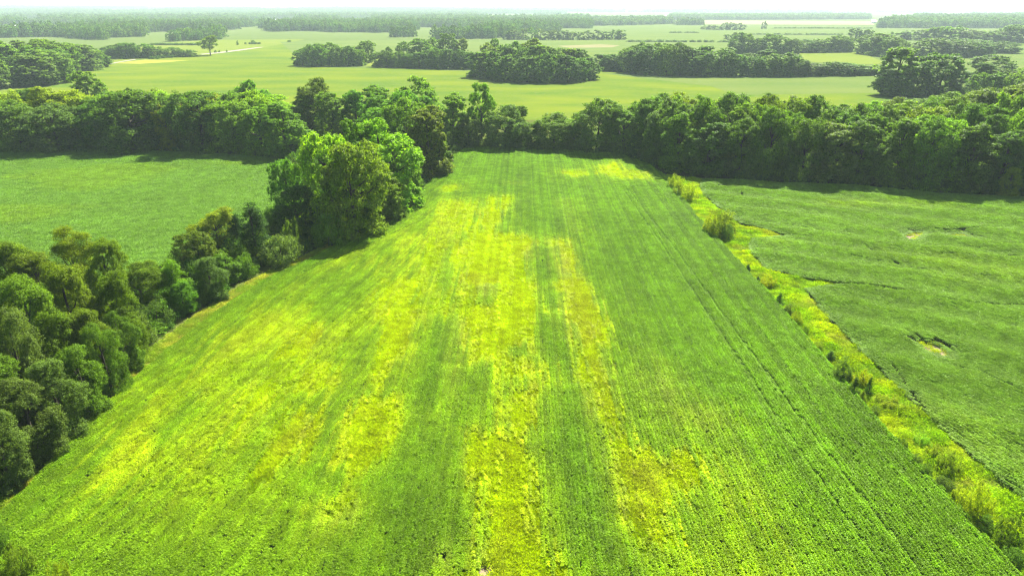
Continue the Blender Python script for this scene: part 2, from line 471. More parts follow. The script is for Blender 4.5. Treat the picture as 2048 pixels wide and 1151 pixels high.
    Nn = unit(D * .25 + od * .55 + np.array([0, 0, .25 if nleaf > 6500 else .12]) + (.42 if nleaf > 6500 else .6) * r.normal(size=C.shape))
    asp = {'feather': .32, 'cedar': .4}.get(kind, .62)
    up = np.tile([0., 0., 1.], (len(C), 1)) if kind == 'feather' else None
    V, F = leaves(C, Nn, lsize, asp, r, up)
    return V, F, ctr

def trunk_mesh(name, kind, W, H, ctr, seed, sides=6, limbs=12):
    r = random.Random(seed)
    mb = MB()
    tr = .021 * H if kind not in ('shrub', 'feather') else .03 * H
    ztop = {'oak': .62, 'tall': .78, 'poplar': .8, 'open': .62, 'cedar': .93, 'vine': .85}.get(kind, .55) * H
    if kind in ('shrub', 'feather'):
        for k in range(5):
            c = ctr[r.randrange(len(ctr))]
            mb.tube([(r.uniform(-.05, .05) * W, r.uniform(-.05, .05) * W, -.02 * H), (c[0] * .35, c[1] * .35, c[2] * .5), tuple(c)], [tr, tr * .6, tr * .2], 5)
        return mb.mesh(name, M_bark, True)
    lean = (r.uniform(-.03, .03) * W, r.uniform(-.03, .03) * W)
    pts = [(0, 0, -.02 * H), (0, 0, .03 * H), (lean[0], lean[1], ztop * .5), (lean[0] * 2, lean[1] * 2, ztop)]
    mb.tube(pts, [tr * 1.6, tr * 1.1, tr * .8, tr * .25], sides)
    order = list(range(len(ctr))); r.shuffle(order)
    for i in order[:limbs]:
        c = ctr[i]; z0 = min(max(c[2] - .18 * H, .14 * H), ztop * .93)
        f = z0 / ztop
        b = (lean[0] * 2 * f, lean[1] * 2 * f, z0)
        m = tuple((np.array(b) * .5 + c * .5) + np.array([0, 0, -.03 * H]))
        mb.tube([b, m, tuple(c)], [tr * .5 * (1.2 - f * .5), tr * .3, tr * .08], 5)
    return mb.mesh(name, M_bark, True)

PROTO = {}
REF = {'oak': (12., 17.), 'tall': (9.5, 19.), 'poplar': (11., 20.), 'open': (11., 18.), 'cedar': (5.5, 10.), 'shrub': (4.5, 3.6), 'feather': (3.6, 3.2), 'vine': (5., 9.)}
HD = {'oak': (33000, .40), 'tall': (32000, .40), 'poplar': (31000, .40), 'open': (19000, .38), 'cedar': (26000, .20), 'shrub': (9000, .15), 'feather': (7500, .15), 'vine': (9000, .24)}
NVAR = {'oak': 4, 'tall': 4, 'poplar': 3, 'open': 3, 'cedar': 2, 'shrub': 4, 'feather': 3, 'vine': 1}
def proto(kind, var, lod):
    key = (kind, var, lod)
    if key not in PROTO:
        W, H = REF[kind]; n, s = HD[kind]
        if lod == 1: n, s = n // 3, s * 1.75
        if lod == 2: n, s = n // 36, s * 5.2
        if lod == -1: n, s = int(n * 2.1), s * .62
        sd = 31 * var + {'oak': 1, 'tall': 2, 'poplar': 3, 'open': 4, 'cedar': 5, 'shrub': 6, 'feather': 7, 'vine': 8}[kind] * 977
        V, F, ctr = crown(kind, W, H, n, s, sd)
        PROTO[key] = (mk_mesh('crown_' + kind, V, F, M_leaf), trunk_mesh('trunk_' + kind, kind, W, H, ctr, sd, 7 if lod <= 0 else 5, 14 if lod <= 0 else 6))
    return PROTO[key]

COLR = {'dark': (.082, .168, .014), 'green': (.112, .215, .011), 'lime': (.16, .30, .005), 'olive': (.130, .210, .008), 'grey': (.108, .185, .028),
        'yellow': (.19, .275, .006), 'cedar': (.044, .10, .016), 'rust': (.128, .185, .014), 'bright': (.108, .245, .008), 'gold': (.27, .35, .004)}
WORD = {'dark': 'dark green', 'green': 'mid green', 'lime': 'bright lime green', 'olive': 'olive green', 'grey': 'dull green', 'yellow': 'yellow-green', 'cedar': 'blackish green',
        'rust': 'brown-tinged green', 'bright': 'fresh green', 'gold': 'golden yellow-green'}
R = random.Random(5)
_labels = {}

def plant(name, px, Y, ytop, wm, kind, colr, label, cat='tree', group=None, hmin=1.0, lod=None, hmul=1.0, x=None):
    tx, _, tz = at(px, ytop, Y)
    if x is not None: tx = x
    h = max(hmin, tz * hmul)
    W, H = REF[kind]
    if lod is None: lod = -1 if Y < 110 and kind not in ('shrub', 'feather') else 0 if Y < 300 else 1 if Y < 1050 else 2
    cr, tk = proto(kind, R.randrange(NVAR[kind]), lod)
    e = bpy.data.objects.new(name, None); COL.objects.link(e)
    e.empty_display_size = .5
    e.location = (tx, Y, 0); e.rotation_euler = (0, 0, R.uniform(0, 6.28))
    s = wm / W
    e.scale = (s * R.uniform(.93, 1.07), s * R.uniform(.93, 1.07), h / H)
    small = cat in ('shrub', 'bush')
    t = obj('stem' if small else 'trunk', tk, e); c = obj('foliage' if small else 'crown', cr, e)
    b = COLR[colr]; q = R.uniform(.86, 1.16); q2 = R.uniform(.92, 1.1)
    c.color = (b[0] * q * q2, b[1] * q, b[2] * q, 1)
    tag(e, label, cat, group)
    if label in _labels and not group: print('DUPLICATE LABEL', label)
    _labels[label] = 1
    return e

def depth(Y, z=0.): return Y * cP + (CAM_H - z) * sP
def ex(name, px, base, ytop, wpx, kind, colr, label, cat='tree', group=None, **kw):
    """a tree whose foot is at photo row `base`"""
    Y = G(px, base)[1]
    wm = wpx / FPX * depth(Y, 6)
    return plant(name, px, Y, ytop, wm, kind, colr, label, cat, group, **kw)

ORD = ['', 'first', 'second', 'third', 'fourth', 'fifth', 'sixth', 'seventh', 'eighth', 'ninth', 'tenth', 'eleventh', 'twelfth', 'thirteenth', 'fourteenth',
       'fifteenth', 'sixteenth', 'seventeenth', 'eighteenth', 'nineteenth', 'twentieth']
def ordn(i):
    if i <= 20: return ORD[i]
    if i < 30: return 'twenty-' + ORD[i - 20]
    return ('thirtieth' if i == 30 else 'thirty-' + ORD[i - 30])

NAME = {'oak': 'broadleaf_tree', 'tall': 'broadleaf_tree', 'poplar': 'poplar_tree', 'open': 'broadleaf_tree', 'cedar': 'cedar_tree', 'shrub': 'shrub', 'feather': 'shrub', 'vine': 'vine_covered_tree'}
def row(place, line, n, tops, kinds, cols, off=0., wmul=1.35, jit=1.5, tj=8, ordinal=True, lod=None, wmin=None):
    """n trees along a foot line (photo pixels), tops following the photo's silhouette; `off` metres farther back"""
    P = [np.array(G(*p)) for p in line]
    L = [0]
    for a, b in zip(P[:-1], P[1:]): L.append(L[-1] + float(np.linalg.norm(b - a)))
    tp = sorted(tops)
    step = L[-1] / max(n, 1)
    got = []
    for i in range(n):
        s = (i + .5 + R.uniform(-.22, .22)) * step
        k = max(j for j in range(len(L) - 1) if L[j] <= s)
        f = (s - L[k]) / (L[k + 1] - L[k] + 1e-9)
        p = P[k] * (1 - f) + P[k + 1] * f
        x, Y = float(p[0]), float(p[1]) + off + R.uniform(-jit, jit)
        px = CX + x * FPX / depth(Y, 14)
        got.append((px, x, Y))
    got.sort()
    for i, (px, x, Y) in enumerate(got):
        yt = float(np.interp(px, [a for a, _ in tp], [b for _, b in tp])) + R.uniform(-tj * .35, tj)
        kd = R.choice(kinds); cl = R.choice(cols)
        wm = max(step * wmul * R.uniform(.85, 1.2), wmin or 0)
        look = WORD[cl]
        lab, grp = '%s tree, %s from left %s' % (look, ordn(i + 1), place), 'trees of the ' + place.split(' of ', 1)[1] if ' row of ' in place else 'trees ' + place
        plant(NAME[kd], px, Y, yt, wm, kd, cl, lab, 'tree', grp, hmin=3.5, x=x, lod=lod)

# ------------------------------------------------------------------ belt behind the left field
BELT = 'belt behind left field'
ex('broadleaf_tree', 22, 303, 196, 105, 'oak', 'dark', 'dark rounded tree at the far left end of the belt behind the left field')
ex('broadleaf_tree', 100, 303, 206, 120, 'oak', 'grey', 'broad greyish green tree bulging forward from the belt behind the left field')
ex('broadleaf_tree', 190, 300, 196, 90, 'oak', 'dark', 'dark tree right of the greyish bulging one in the left belt')
ex('broadleaf_tree', 250, 301, 170, 135, 'oak', 'dark', 'largest dark domed tree in the belt behind the left field')
ex('broadleaf_tree', 322, 303, 202, 42, 'tall', 'yellow', 'slim yellow-green tree between two dark domes in the left belt')
ex('broadleaf_tree', 385, 303, 171, 118, 'oak', 'dark', 'dark domed tree right of the slim yellow-green one in left belt')
ex('broadleaf_tree', 455, 306, 192, 100, 'oak', 'green', 'mid green rounded tree, last dome before the lime trees of left belt')
ex('broadleaf_tree', 512, 311, 207, 85, 'tall', 'lime', 'lime green tree at the right end of the belt behind left field')
ex('broadleaf_tree', 560, 316, 196, 90, 'tall', 'green', 'mid green tree half hidden behind the lime tree of the central clump')
ex('broadleaf_tree', 167, 218, 137, 62, 'oak', 'green', 'lone rounded tree standing up behind the left belt near far field')
row('in second row of ' + BELT, [(-60, 287), (200, 286), (560, 292)], 10, [(-80, 186), (30, 178), (80, 172), (130, 176), (200, 178), (350, 180), (430, 178), (505, 172), (560, 182)],
    ['tall', 'poplar', 'oak'], ['yellow', 'green', 'lime', 'olive'])
row('in back row of ' + BELT, [(-60, 270), (200, 269), (640, 272)], 11, [(-80, 182), (60, 172), (130, 172), (230, 176), (350, 178), (420, 178), (480, 172), (505, 163), (545, 175), (600, 178), (640, 172)],
    ['oak', 'poplar', 'tall'], ['green', 'lime', 'dark', 'green'])
ex('broadleaf_tree', 625, 272, 158, 66, 'oak', 'rust', 'brown-tinged treetop rising above the belt left of the central clump')
ex('poplar_tree', 503, 268, 160, 75, 'poplar', 'bright', 'fresh green peaked treetop above the right part of left belt')
row('in belt behind central clump', [(640, 290), (760, 288), (880, 292)], 5, [(640, 178), (700, 172), (760, 176), (800, 172), (880, 186)], ['poplar', 'tall'], ['bright', 'green', 'lime'])
ex('poplar_tree', 828, 268, 153, 98, 'poplar', 'lime', 'tall lime green treetop behind the central clump')
ex('broadleaf_tree', 745, 268, 168, 80, 'tall', 'bright', 'fresh green treetop left of the tall lime one behind central clump')

# ------------------------------------------------------------------ central clump
ex('poplar_tree', 640, 462, 250, 118, 'poplar', 'lime', 'big lime green poplar at the left front of the central clump')
ex('broadleaf_tree', 697, 472, 268, 128, 'oak', 'olive', 'big olive oak-like tree at the front of the central clump')
ex('poplar_tree', 566, 452, 308, 72, 'poplar', 'bright', 'pointed fresh green poplar at the left edge of the central clump')
ex('broadleaf_tree', 585, 474, 362, 84, 'tall', 'dark', 'dark lower tree under the pointed poplar of the central clump')
ex('poplar_tree', 762, 418, 237, 150, 'poplar', 'lime', 'widest lime green crown on the right of the central clump')
ex('poplar_tree', 690, 425, 240, 100, 'poplar', 'bright', 'fresh green crown at the top middle of the central clump')
ex('broadleaf_tree', 757, 442, 315, 86, 'tall', 'olive', 'slender olive tree at the right front of the central clump')
ex('broadleaf_tree', 803, 408, 300, 72, 'oak', 'green', 'mid green tree at the right foot of the central clump')
ex('broadleaf_tree', 852, 352, 208, 92, 'tall', 'rust', 'dark tree with a brown-tinged top behind the central clump')
ex('broadleaf_tree', 812, 342, 190, 100, 'oak', 'green', 'mid green tree behind the widest lime crown of central clump')
ex('broadleaf_tree', 876, 349, 268, 48, 'tall', 'dark', 'narrow dark tree at the inner corner of the main field')
ex('broadleaf_tree', 770, 330, 205, 100, 'tall', 'bright', 'fresh green tree in the gap behind the central clump')
ex('broadleaf_tree', 655, 493, 425, 66, 'shrub', 'bright', 'low fresh green round tree at the foot of the olive tree')
ex('broadleaf_tree', 727, 462, 388, 50, 'oak', 'dark', 'small dark tree at the foot of the central clump')

# ------------------------------------------------------------------ hedgerow on the left of the main field
H = 'hedgerow trees left of the main field'
def hx(*a, **k):
    e = ex(*a, group=H, **k); e.location.x -= 2.3; e.location.y += .8
    for c in e.children: c.color = tuple(v * .84 for v in c.color[:3]) + (1,)
hx('cedar_tree', 520, 525, 402, 82, 'cedar', 'cedar', 'blackish green cedar in the hedgerow just left of the central clump')
hx('cedar_tree', 488, 512, 425, 60, 'cedar', 'cedar', 'smaller blackish cedar left of the larger cedar in hedgerow')
hx('shrub', 600, 508, 440, 58, 'feather', 'olive', 'feathery olive shrub right of the cedar in the hedgerow', 'shrub')
hx('shrub', 572, 532, 460, 84, 'shrub', 'grey', 'broad greyish shrub in front of the cedar at the field edge', 'shrub')
hx('broadleaf_tree', 445, 515, 418, 84, 'open', 'yellow', 'yellowish loose tree left of the cedars in the hedgerow')
hx('broadleaf_tree', 405, 548, 460, 85, 'poplar', 'olive', 'olive spreading tree right of the vine-covered tree')
hx('shrub', 508, 554, 506, 52, 'shrub', 'green', 'small mid green shrub at field edge below the cedar', 'shrub')
hx('broadleaf_tree', 470, 568, 507, 53, 'tall', 'green', 'short mid green tree at field edge below the yellowish tree')
hx('broadleaf_tree', 434, 604, 512, 68, 'tall', 'grey', 'greyish leaning tree at field edge right of the vine-covered tree')
hx('vine_covered_tree', 360, 628, 511, 72, 'vine', 'bright', 'vine-covered tree with a bright hooded top in the hedgerow')
hx('broadleaf_tree', 382, 632, 560, 56, 'tall', 'bright', 'small fresh green tree at field edge below the vine-covered tree')
hx('shrub', 328, 664, 602, 66, 'shrub', 'grey', 'greyish shrub at field edge left of the vine-covered tree', 'shrub')
hx('shrub', 295, 694, 628, 62, 'shrub', 'grey', 'pale greyish shrub second left of the vine-covered tree at field edge', 'shrub')
hx('broadleaf_tree', 150, 640, 465, 96, 'open', 'yellow', 'tall loose yellow-green tree standing highest in the left hedgerow')
hx('broadleaf_tree', 220, 655, 474, 80, 'tall', 'olive', 'tall olive tree right of the highest tree in left hedgerow')
hx('broadleaf_tree', 292, 640, 522, 100, 'open', 'olive', 'loose olive tree left of the vine-covered tree, behind field-edge shrubs')
hx('broadleaf_tree', 22, 660, 475, 110, 'tall', 'olive', 'olive domed tree at the left picture edge of the hedgerow')
hx('broadleaf_tree', 85, 668, 500, 105, 'tall', 'olive', 'olive tree between the left picture edge and the highest tree')
hx('broadleaf_tree', 140, 730, 521, 97, 'tall', 'olive', 'olive tree in the middle of the hedgerow below the highest tree')
hx('broadleaf_tree', 55, 760, 534, 110, 'tall', 'green', 'mid green tree at left edge below the olive domed tree')
hx('broadleaf_tree', 245, 720, 537, 83, 'tall', 'olive', 'olive tree below the tall olive tree in the hedgerow')
hx('broadleaf_tree', 190, 772, 610, 92, 'tall', 'olive', 'narrow olive tree in the thick of the foreground hedgerow')
hx('broadleaf_tree', 258, 745, 626, 77, 'poplar', 'green', 'mid green tree at the field edge where the hedgerow thickens')
hx('broadleaf_tree', 222, 790, 649, 81, 'poplar', 'green', 'mid green low tree at field edge, sixth from picture corner')
hx('broadleaf_tree', 110, 800, 602, 101, 'tall', 'green', 'mid green rounded tree in the middle of the foreground hedgerow')
hx('broadleaf_tree', 30, 850, 624, 115, 'poplar', 'grey', 'greyish tree at left edge in the foreground hedgerow')
hx('broadleaf_tree', 172, 838, 688, 87, 'tall', 'green', 'mid green low tree at field edge, fifth from picture corner')
hx('broadleaf_tree', 118, 885, 715, 97, 'tall', 'grey', 'greyish low tree at field edge, fourth from picture corner')
hx('broadleaf_tree', 62, 930, 755, 106, 'tall', 'grey', 'greyish low tree at field edge, third from picture corner')
hx('broadleaf_tree', 5, 900, 714, 110, 'tall', 'green', 'mid green tree at the left edge above the picture corner')
hx('broadleaf_tree', 8, 985, 821, 101, 'tall', 'grey', 'greyish low tree at field edge, second from picture corner')
hx('broadleaf_tree', -60, 970, 778, 120, 'poplar', 'green', 'mid green tree cut by the left edge beside the picture corner')
hx('broadleaf_tree', -40, 740, 548, 120, 'tall', 'olive', 'olive tree cut by the left picture edge halfway down')
hx('broadleaf_tree', -75, 860, 668, 120, 'poplar', 'green', 'mid green tree cut by the left edge in the foreground hedgerow')
hx('shrub', 8, 1118, 1052, 85, 'shrub', 'green', 'low shrub in the bottom left corner of the main field', 'shrub')
hx('shrub', 60, 1175, 1105, 90, 'feather', 'olive', 'feathery shrub at the bottom left edge of the picture', 'shrub')
hx('shrub', 152, 1190, 1130, 60, 'feather', 'yellow', 'tall weedy yellow-green shrub at the bottom edge, left', 'shrub')

# ------------------------------------------------------------------ tree line at the head of the main field
def tx_(*a, **k): ex(*a, group='tree line at the head of the main field', **k)
tx_('broadleaf_tree', 905, 296, 183, 66, 'tall', 'green', 'slim mid green tree at the left start of the head tree line')
tx_('broadleaf_tree', 962, 293, 166, 52, 'open', 'bright', 'tallest loose pale tree at the head of the main field')
tx_('broadleaf_tree', 938, 297, 232, 60, 'oak', 'grey', 'greyish low tree at the foot of the tallest loose tree')
tx_('broadleaf_tree', 1008, 298, 212, 76, 'oak', 'grey', 'greyish rounded tree right of the tallest loose tree')
tx_('broadleaf_tree', 1034, 292, 205, 46, 'tall', 'dark', 'narrow dark tree behind the greyish rounded tree at field head')
tx_('broadleaf_tree', 1062, 299, 242, 62, 'oak', 'dark', 'low dark tree in the dip of the head tree line')
tx_('broadleaf_tree', 1108, 300, 228, 84, 'oak', 'green', 'mid green domed tree in the dip of the head tree line')
tx_('broadleaf_tree', 1150, 303, 240, 64, 'tall', 'green', 'small mid green tree left of the dark domed tree at field head')
tx_('broadleaf_tree', 1198, 305, 193, 98, 'oak', 'dark', 'dark domed tree standing tall in the head tree line')
tx_('broadleaf_tree', 1250, 309, 216, 70, 'tall', 'green', 'mid green tree right of the dark domed tree at field head')
tx_('broadleaf_tree', 1130, 286, 234, 60, 'poplar', 'lime', 'lime green tip peeping over the dip of the head tree line')
tx_('broadleaf_tree', 1278, 318, 272, 34, 'poplar', 'lime', 'small pointed lime green tree at the far right field corner')
tx_('broadleaf_tree', 1296, 324, 285, 36, 'oak', 'grey', 'small greyish tree beside the pointed lime one at field corner')
tx_('broadleaf_tree', 870, 292, 205, 60, 'tall', 'green', 'mid green tree squeezed behind the inner corner of main field')

# ------------------------------------------------------------------ wood on the right
WOOD = 'wood behind right field'
FL = [(1300, 322), (1345, 345), (1410, 352), (1500, 361), (1700, 371), (1850, 384), (2048, 395), (2180, 404)]
row('in front row of ' + WOOD, FL, 15, [(1290, 225), (1330, 208), (1400, 215), (1500, 208), (1600, 218), (1700, 225), (1760, 222), (1850, 228), (1950, 235), (2048, 230), (2200, 230)], ['tall', 'oak', 'tall'], ['dark', 'dark', 'green', 'grey'], off=3, wmul=1.5, tj=26)
ex('broadleaf_tree', 1895, 372, 222, 118, 'oak', 'lime', 'largest lime green domed crown in the wood behind the right field')
ex('broadleaf_tree', 2030, 398, 330, 40, 'tall', 'yellow', 'small yellow-green tree at the foot of the right wood, picture edge')
row('in second row of ' + WOOD, FL, 15, [(1290, 202), (1330, 195), (1400, 202), (1500, 198), (1560, 202), (1640, 208), (1700, 215), (1790, 220), (1850, 222), (1950, 218), (2048, 208), (2200, 210)], ['tall', 'oak', 'poplar'], ['green', 'grey', 'dark', 'green', 'lime'], off=11)
row('in third row of ' + WOOD, FL, 14, [(1290, 192), (1350, 185), (1400, 190), (1440, 186), (1500, 182), (1550, 182), (1600, 188), (1640, 195), (1700, 205), (1790, 205), (1850, 212), (1950, 205), (2048, 190), (2200, 190)], ['tall', 'poplar', 'oak'], ['green', 'dark', 'lime', 'olive'], off=20, ordinal=False, tj=10)
row('in fourth row of ' + WOOD, [(1330, 318), (1500, 322), (1750, 335), (2100, 345), (2250, 348)], 14, [(1290, 192), (1330, 185), (1440, 182), (1540, 179), (1600, 187), (1650, 194), (1690, 200), (1760, 198), (1850, 198), (1950, 186), (2048, 170), (2250, 170)], ['tall', 'poplar', 'oak'], ['green', 'olive', 'lime', 'dark'], off=9, ordinal=False, tj=9)
row('in fifth row of ' + WOOD, [(1720, 305), (1900, 308), (2250, 315)], 9, [(1700, 202), (1760, 196), (1850, 190), (1950, 178), (2048, 160), (2250, 160)], ['oak', 'tall'], ['grey', 'green', 'olive'], off=6, ordinal=False, tj=8)
row('in back row of ' + WOOD, [(1760, 280), (1900, 278), (2300, 280)], 9, [(1740, 200), (1800, 192), (1850, 186), (1950, 172), (2048, 150), (2250, 150)], ['oak', 'tall'], ['grey', 'green', 'olive'], off=6)
row('in back row of head tree line', [(1210, 290), (1300, 292), (1420, 300)], 5, [(1200, 215), (1250, 212), (1300, 190), (1350, 184), (1420, 186)], ['oak', 'tall'], ['dark', 'green'], off=2)

# ------------------------------------------------------------------ scrub along the grass strip
S = 'shrubs along the grass strip'
def sx(px, base, top, wpx, kind, colr, label, cat='shrub'):
    ex('shrub' if cat == 'shrub' else 'broadleaf_tree', px, base, top, wpx, kind, colr, label, cat, S)
sx(1350, 378, 344, 34, 'feather', 'gold', 'first of three golden shrubs at the far end of the strip')
sx(1366, 392, 352, 36, 'feather', 'gold', 'middle of three golden shrubs at the far end of the strip')
sx(1382, 404, 362, 34, 'feather', 'gold', 'nearest of three golden shrubs at the far end of the strip')
sx(1446, 472, 415, 58, 'shrub', 'yellow', 'round bushy tree standing alone on the upper grass strip', 'tree')
sx(1459, 482, 447, 26, 'shrub', 'grey', 'small pale shrub at the foot of the lone round tree')
sx(1424, 466, 425, 34, 'feather', 'gold', 'wispy golden shrub left of the lone round tree')
sx(1497, 546, 528, 14, 'cedar', 'cedar', 'tiny dark shrub halfway along the upper strip')
sx(1540, 576, 546, 36, 'feather', 'gold', 'golden shrub beside the second grass tongue')
sx(1517, 566, 552, 14, 'cedar', 'cedar', 'tiny dark shrub left of the golden shrub by second tongue')
sx(1562, 612, 584, 20, 'cedar', 'dark', 'dark upright shrub below the golden shrub of second tongue')
sx(1545, 602, 588, 16, 'shrub', 'dark', 'small dark shrub left of the dark upright one')
sx(1578, 632, 608, 24, 'shrub', 'grey', 'pale-topped shrub below the dark upright one')
sx(1596, 648, 622, 30, 'feather', 'yellow', 'yellow-green tuft shrub below the pale-topped shrub')
sx(1612, 672, 652, 20, 'shrub', 'green', 'mid green low shrub on the middle strip, field side')
sx(1640, 700, 682, 26, 'shrub', 'yellow', 'yellow-green low shrub on the middle strip')
sx(1664, 722, 700, 24, 'cedar', 'dark', 'dark low shrub left of the large grey shrub')
sx(1691, 762, 714, 40, 'shrub', 'grey', 'large grey shrub halfway down the grass strip')
sx(1714, 790, 752, 26, 'cedar', 'dark', 'dark upright shrub touching the large grey shrub')
sx(1732, 772, 738, 40, 'feather', 'gold', 'golden feathery shrub right of the large grey shrub')
sx(1744, 792, 752, 18, 'cedar', 'dark', 'thin dark shrub right of the golden feathery shrub')
sx(1728, 806, 780, 20, 'cedar', 'olive', 'small olive shrub at the main field edge below the grey shrub')
sx(1752, 832, 810, 22, 'shrub', 'grey', 'small pale shrub alone on the open verge of the strip')
sx(1782, 816, 788, 60, 'feather', 'gold', 'spreading golden shrub at the right field edge of the strip')
sx(1807, 896, 874, 22, 'shrub', 'dark', 'small dark green ball shrub on the lower strip')
sx(1846, 890, 866, 44, 'feather', 'lime', 'lime green leafy shrub on the lower strip')
sx(1838, 935, 908, 26, 'shrub', 'grey', 'greyish shrub at main field edge of the lower strip')
sx(1858, 954, 924, 30, 'shrub', 'dark', 'dark round shrub beside the greyish one on lower strip')
sx(1893, 978, 950, 38, 'shrub', 'grey', 'spreading greyish shrub left of the golden willow shrub')
sx(1905, 945, 905, 58, 'feather', 'yellow', 'yellow-green willow shrub on the lower strip, upper one')
sx(1966, 1030, 965, 76, 'feather', 'gold', 'largest golden willow shrub low on the strip')
sx(1978, 1064, 1030, 42, 'shrub', 'dark', 'dark leafy shrub below the largest golden willow')
sx(2030, 1090, 1030, 70, 'feather', 'olive', 'olive brown willow shrub cut by the right picture edge')
sx(2032, 1128, 1096, 44, 'shrub', 'dark', 'dark shrub in the bottom right picture corner')
sx(1926, 1000, 966, 40, 'feather', 'gold', 'small golden shrub left of the largest golden willow')
sx(1875, 915, 890, 44, 'feather', 'yellow', 'low yellow-green shrub in mid strip above the dark round shrub')

# ------------------------------------------------------------------ woods and hedges in the middle distance
LW = 'upper left wood'
row('in front row of ' + LW, [(-150, 185), (0, 178), (60, 173), (100, 165), (105, 150), (190, 134)], 10, [(-150, 88), (0, 92), (60, 100), (100, 95), (130, 84), (190, 95)], ['oak', 'tall'], ['green', 'dark', 'grey'], wmul=1.2, off=4)
row('in second row of ' + LW, [(-150, 168), (0, 162), (80, 150), (180, 130)], 9, [(-150, 80), (0, 82), (60, 84), (100, 76), (140, 78), (190, 92)], ['oak', 'tall'], ['green', 'olive', 'green'], wmul=1.15, off=6)
row('in back row of ' + LW, [(-150, 150), (0, 146), (100, 134), (170, 124)], 9, [(-150, 72), (0, 70), (60, 72), (100, 74), (140, 78), (175, 90)], ['oak', 'tall'], ['green', 'grey', 'olive'], wmul=1.2, off=6)

CP = 'round copse'
row('in front row of ' + CP, [(952, 152), (990, 160), (1060, 165), (1130, 165), (1186, 158)], 9, [(940, 100), (975, 96), (1020, 100), (1100, 104), (1150, 108), (1190, 112)], ['oak', 'tall'], ['dark', 'dark', 'green'], wmul=1.3)
row('in second row of ' + CP, [(955, 148), (1060, 153), (1180, 150)], 8, [(940, 98), (990, 84), (1060, 84), (1110, 88), (1150, 94), (1190, 104)], ['oak', 'tall'], ['dark', 'olive', 'green'], wmul=1.3)
row('in back row of ' + CP, [(960, 141), (1060, 144), (1160, 142)], 7, [(940, 96), (1000, 82), (1060, 80), (1110, 86), (1170, 96)], ['oak'], ['green', 'olive'], wmul=1.3)

row('in hedge left of round copse', [(752, 133), (800, 135), (870, 137), (955, 138)], 10, [(745, 108), (765, 100), (800, 102), (840, 98), (880, 95), (950, 96)], ['oak', 'tall'], ['dark', 'green', 'dark'], wmul=1.5)
row('in front row of grove left of hedge gap', [(592, 131), (650, 133), (730, 131)], 6, [(590, 100), (612, 90), (640, 86), (680, 92), (710, 88), (740, 86)], ['oak'], ['dark', 'green'], wmul=1.4)
row('in back row of grove left of hedge gap', [(605, 125), (660, 127), (745, 124)], 5, [(600, 92), (625, 82), (650, 82), (690, 88), (730, 78), (750, 84)], ['oak', 'tall'], ['green', 'dark'], wmul=1.4)
ex('broadleaf_tree', 842, 128, 74, 46, 'oak', 'green', 'rounded tree behind the hedge, left of the domed pair')
ex('broadleaf_tree', 892, 124, 62, 42, 'oak', 'dark', 'taller dark domed tree behind the hedge left of the copse')
ex('broadleaf_tree', 866, 122, 74, 34, 'oak', 'green', 'small tree between the two larger ones behind the hedge')
ex('broadleaf_tree', 922, 124, 72, 30, 'tall', 'olive', 'narrow olive tree right of the dark domed tree behind hedge')
ex('broadleaf_tree', 776, 130, 90, 16, 'tall', 'green', 'tiny round treetop above the left end of the hedge')
ex('broadleaf_tree', 806, 129, 84, 30, 'oak', 'green', 'round treetop left of the domed pair behind the hedge')
ex('broadleaf_tree', 990, 130, 72, 20, 'oak', 'green', 'small treetop just behind the left of the round copse')

TR = 'tree line right of copse'
row('in front row of ' + TR, [(1190, 138), (1240, 142), (1320, 150), (1420, 152), (1500, 152), (1600, 152), (1690, 150), (1775, 149)], 22,
    [(1190, 106), (1240, 108), (1260, 92), (1310, 82), (1360, 88), (1400, 92), (1440, 96), (1480, 100), (1510, 106), (1545, 102), (1590, 108), (1620, 118), (1640, 126), (1680, 122), (1720, 122), (1740, 128), (1775, 130)], ['oak', 'tall', 'oak'], ['dark', 'green', 'dark'], wmul=1.7, tj=6)
row('in back row of ' + TR, [(1240, 136), (1330, 142), (1420, 144), (1600, 145)], 9, [(1230, 98), (1265, 86), (1300, 78), (1330, 82), (1370, 90), (1420, 88), (1450, 90), (1500, 100), (1545, 98), (1600, 108)], ['oak', 'tall'], ['green', 'grey', 'dark'], wmul=1.2, tj=5)

row('in grove above right tree line', [(1462, 106), (1520, 108), (1596, 108)], 6, [(1455, 72), (1480, 64), (1510, 72), (1545, 64), (1580, 74), (1600, 80)], ['oak'], ['green', 'dark', 'green'], wmul=1.5, tj=4)
row('in row right of that grove above tree line', [(1598, 105), (1650, 105), (1704, 103)], 5, [(1600, 78), (1630, 80), (1660, 70), (1690, 70), (1705, 74)], ['oak'], ['green', 'dark'], wmul=1.5, tj=3)
row('in the pale clump on the far right fields', [(1703, 84), (1745, 84)], 3, [(1700, 62), (1712, 54), (1745, 60)], ['oak'], ['grey'], wmul=1.5, tj=3)
row('in the small far group above the grove', [(1450, 83), (1484, 83)], 2, [(1450, 68), (1484, 62)], ['oak'], ['grey'], wmul=1.4, tj=2)

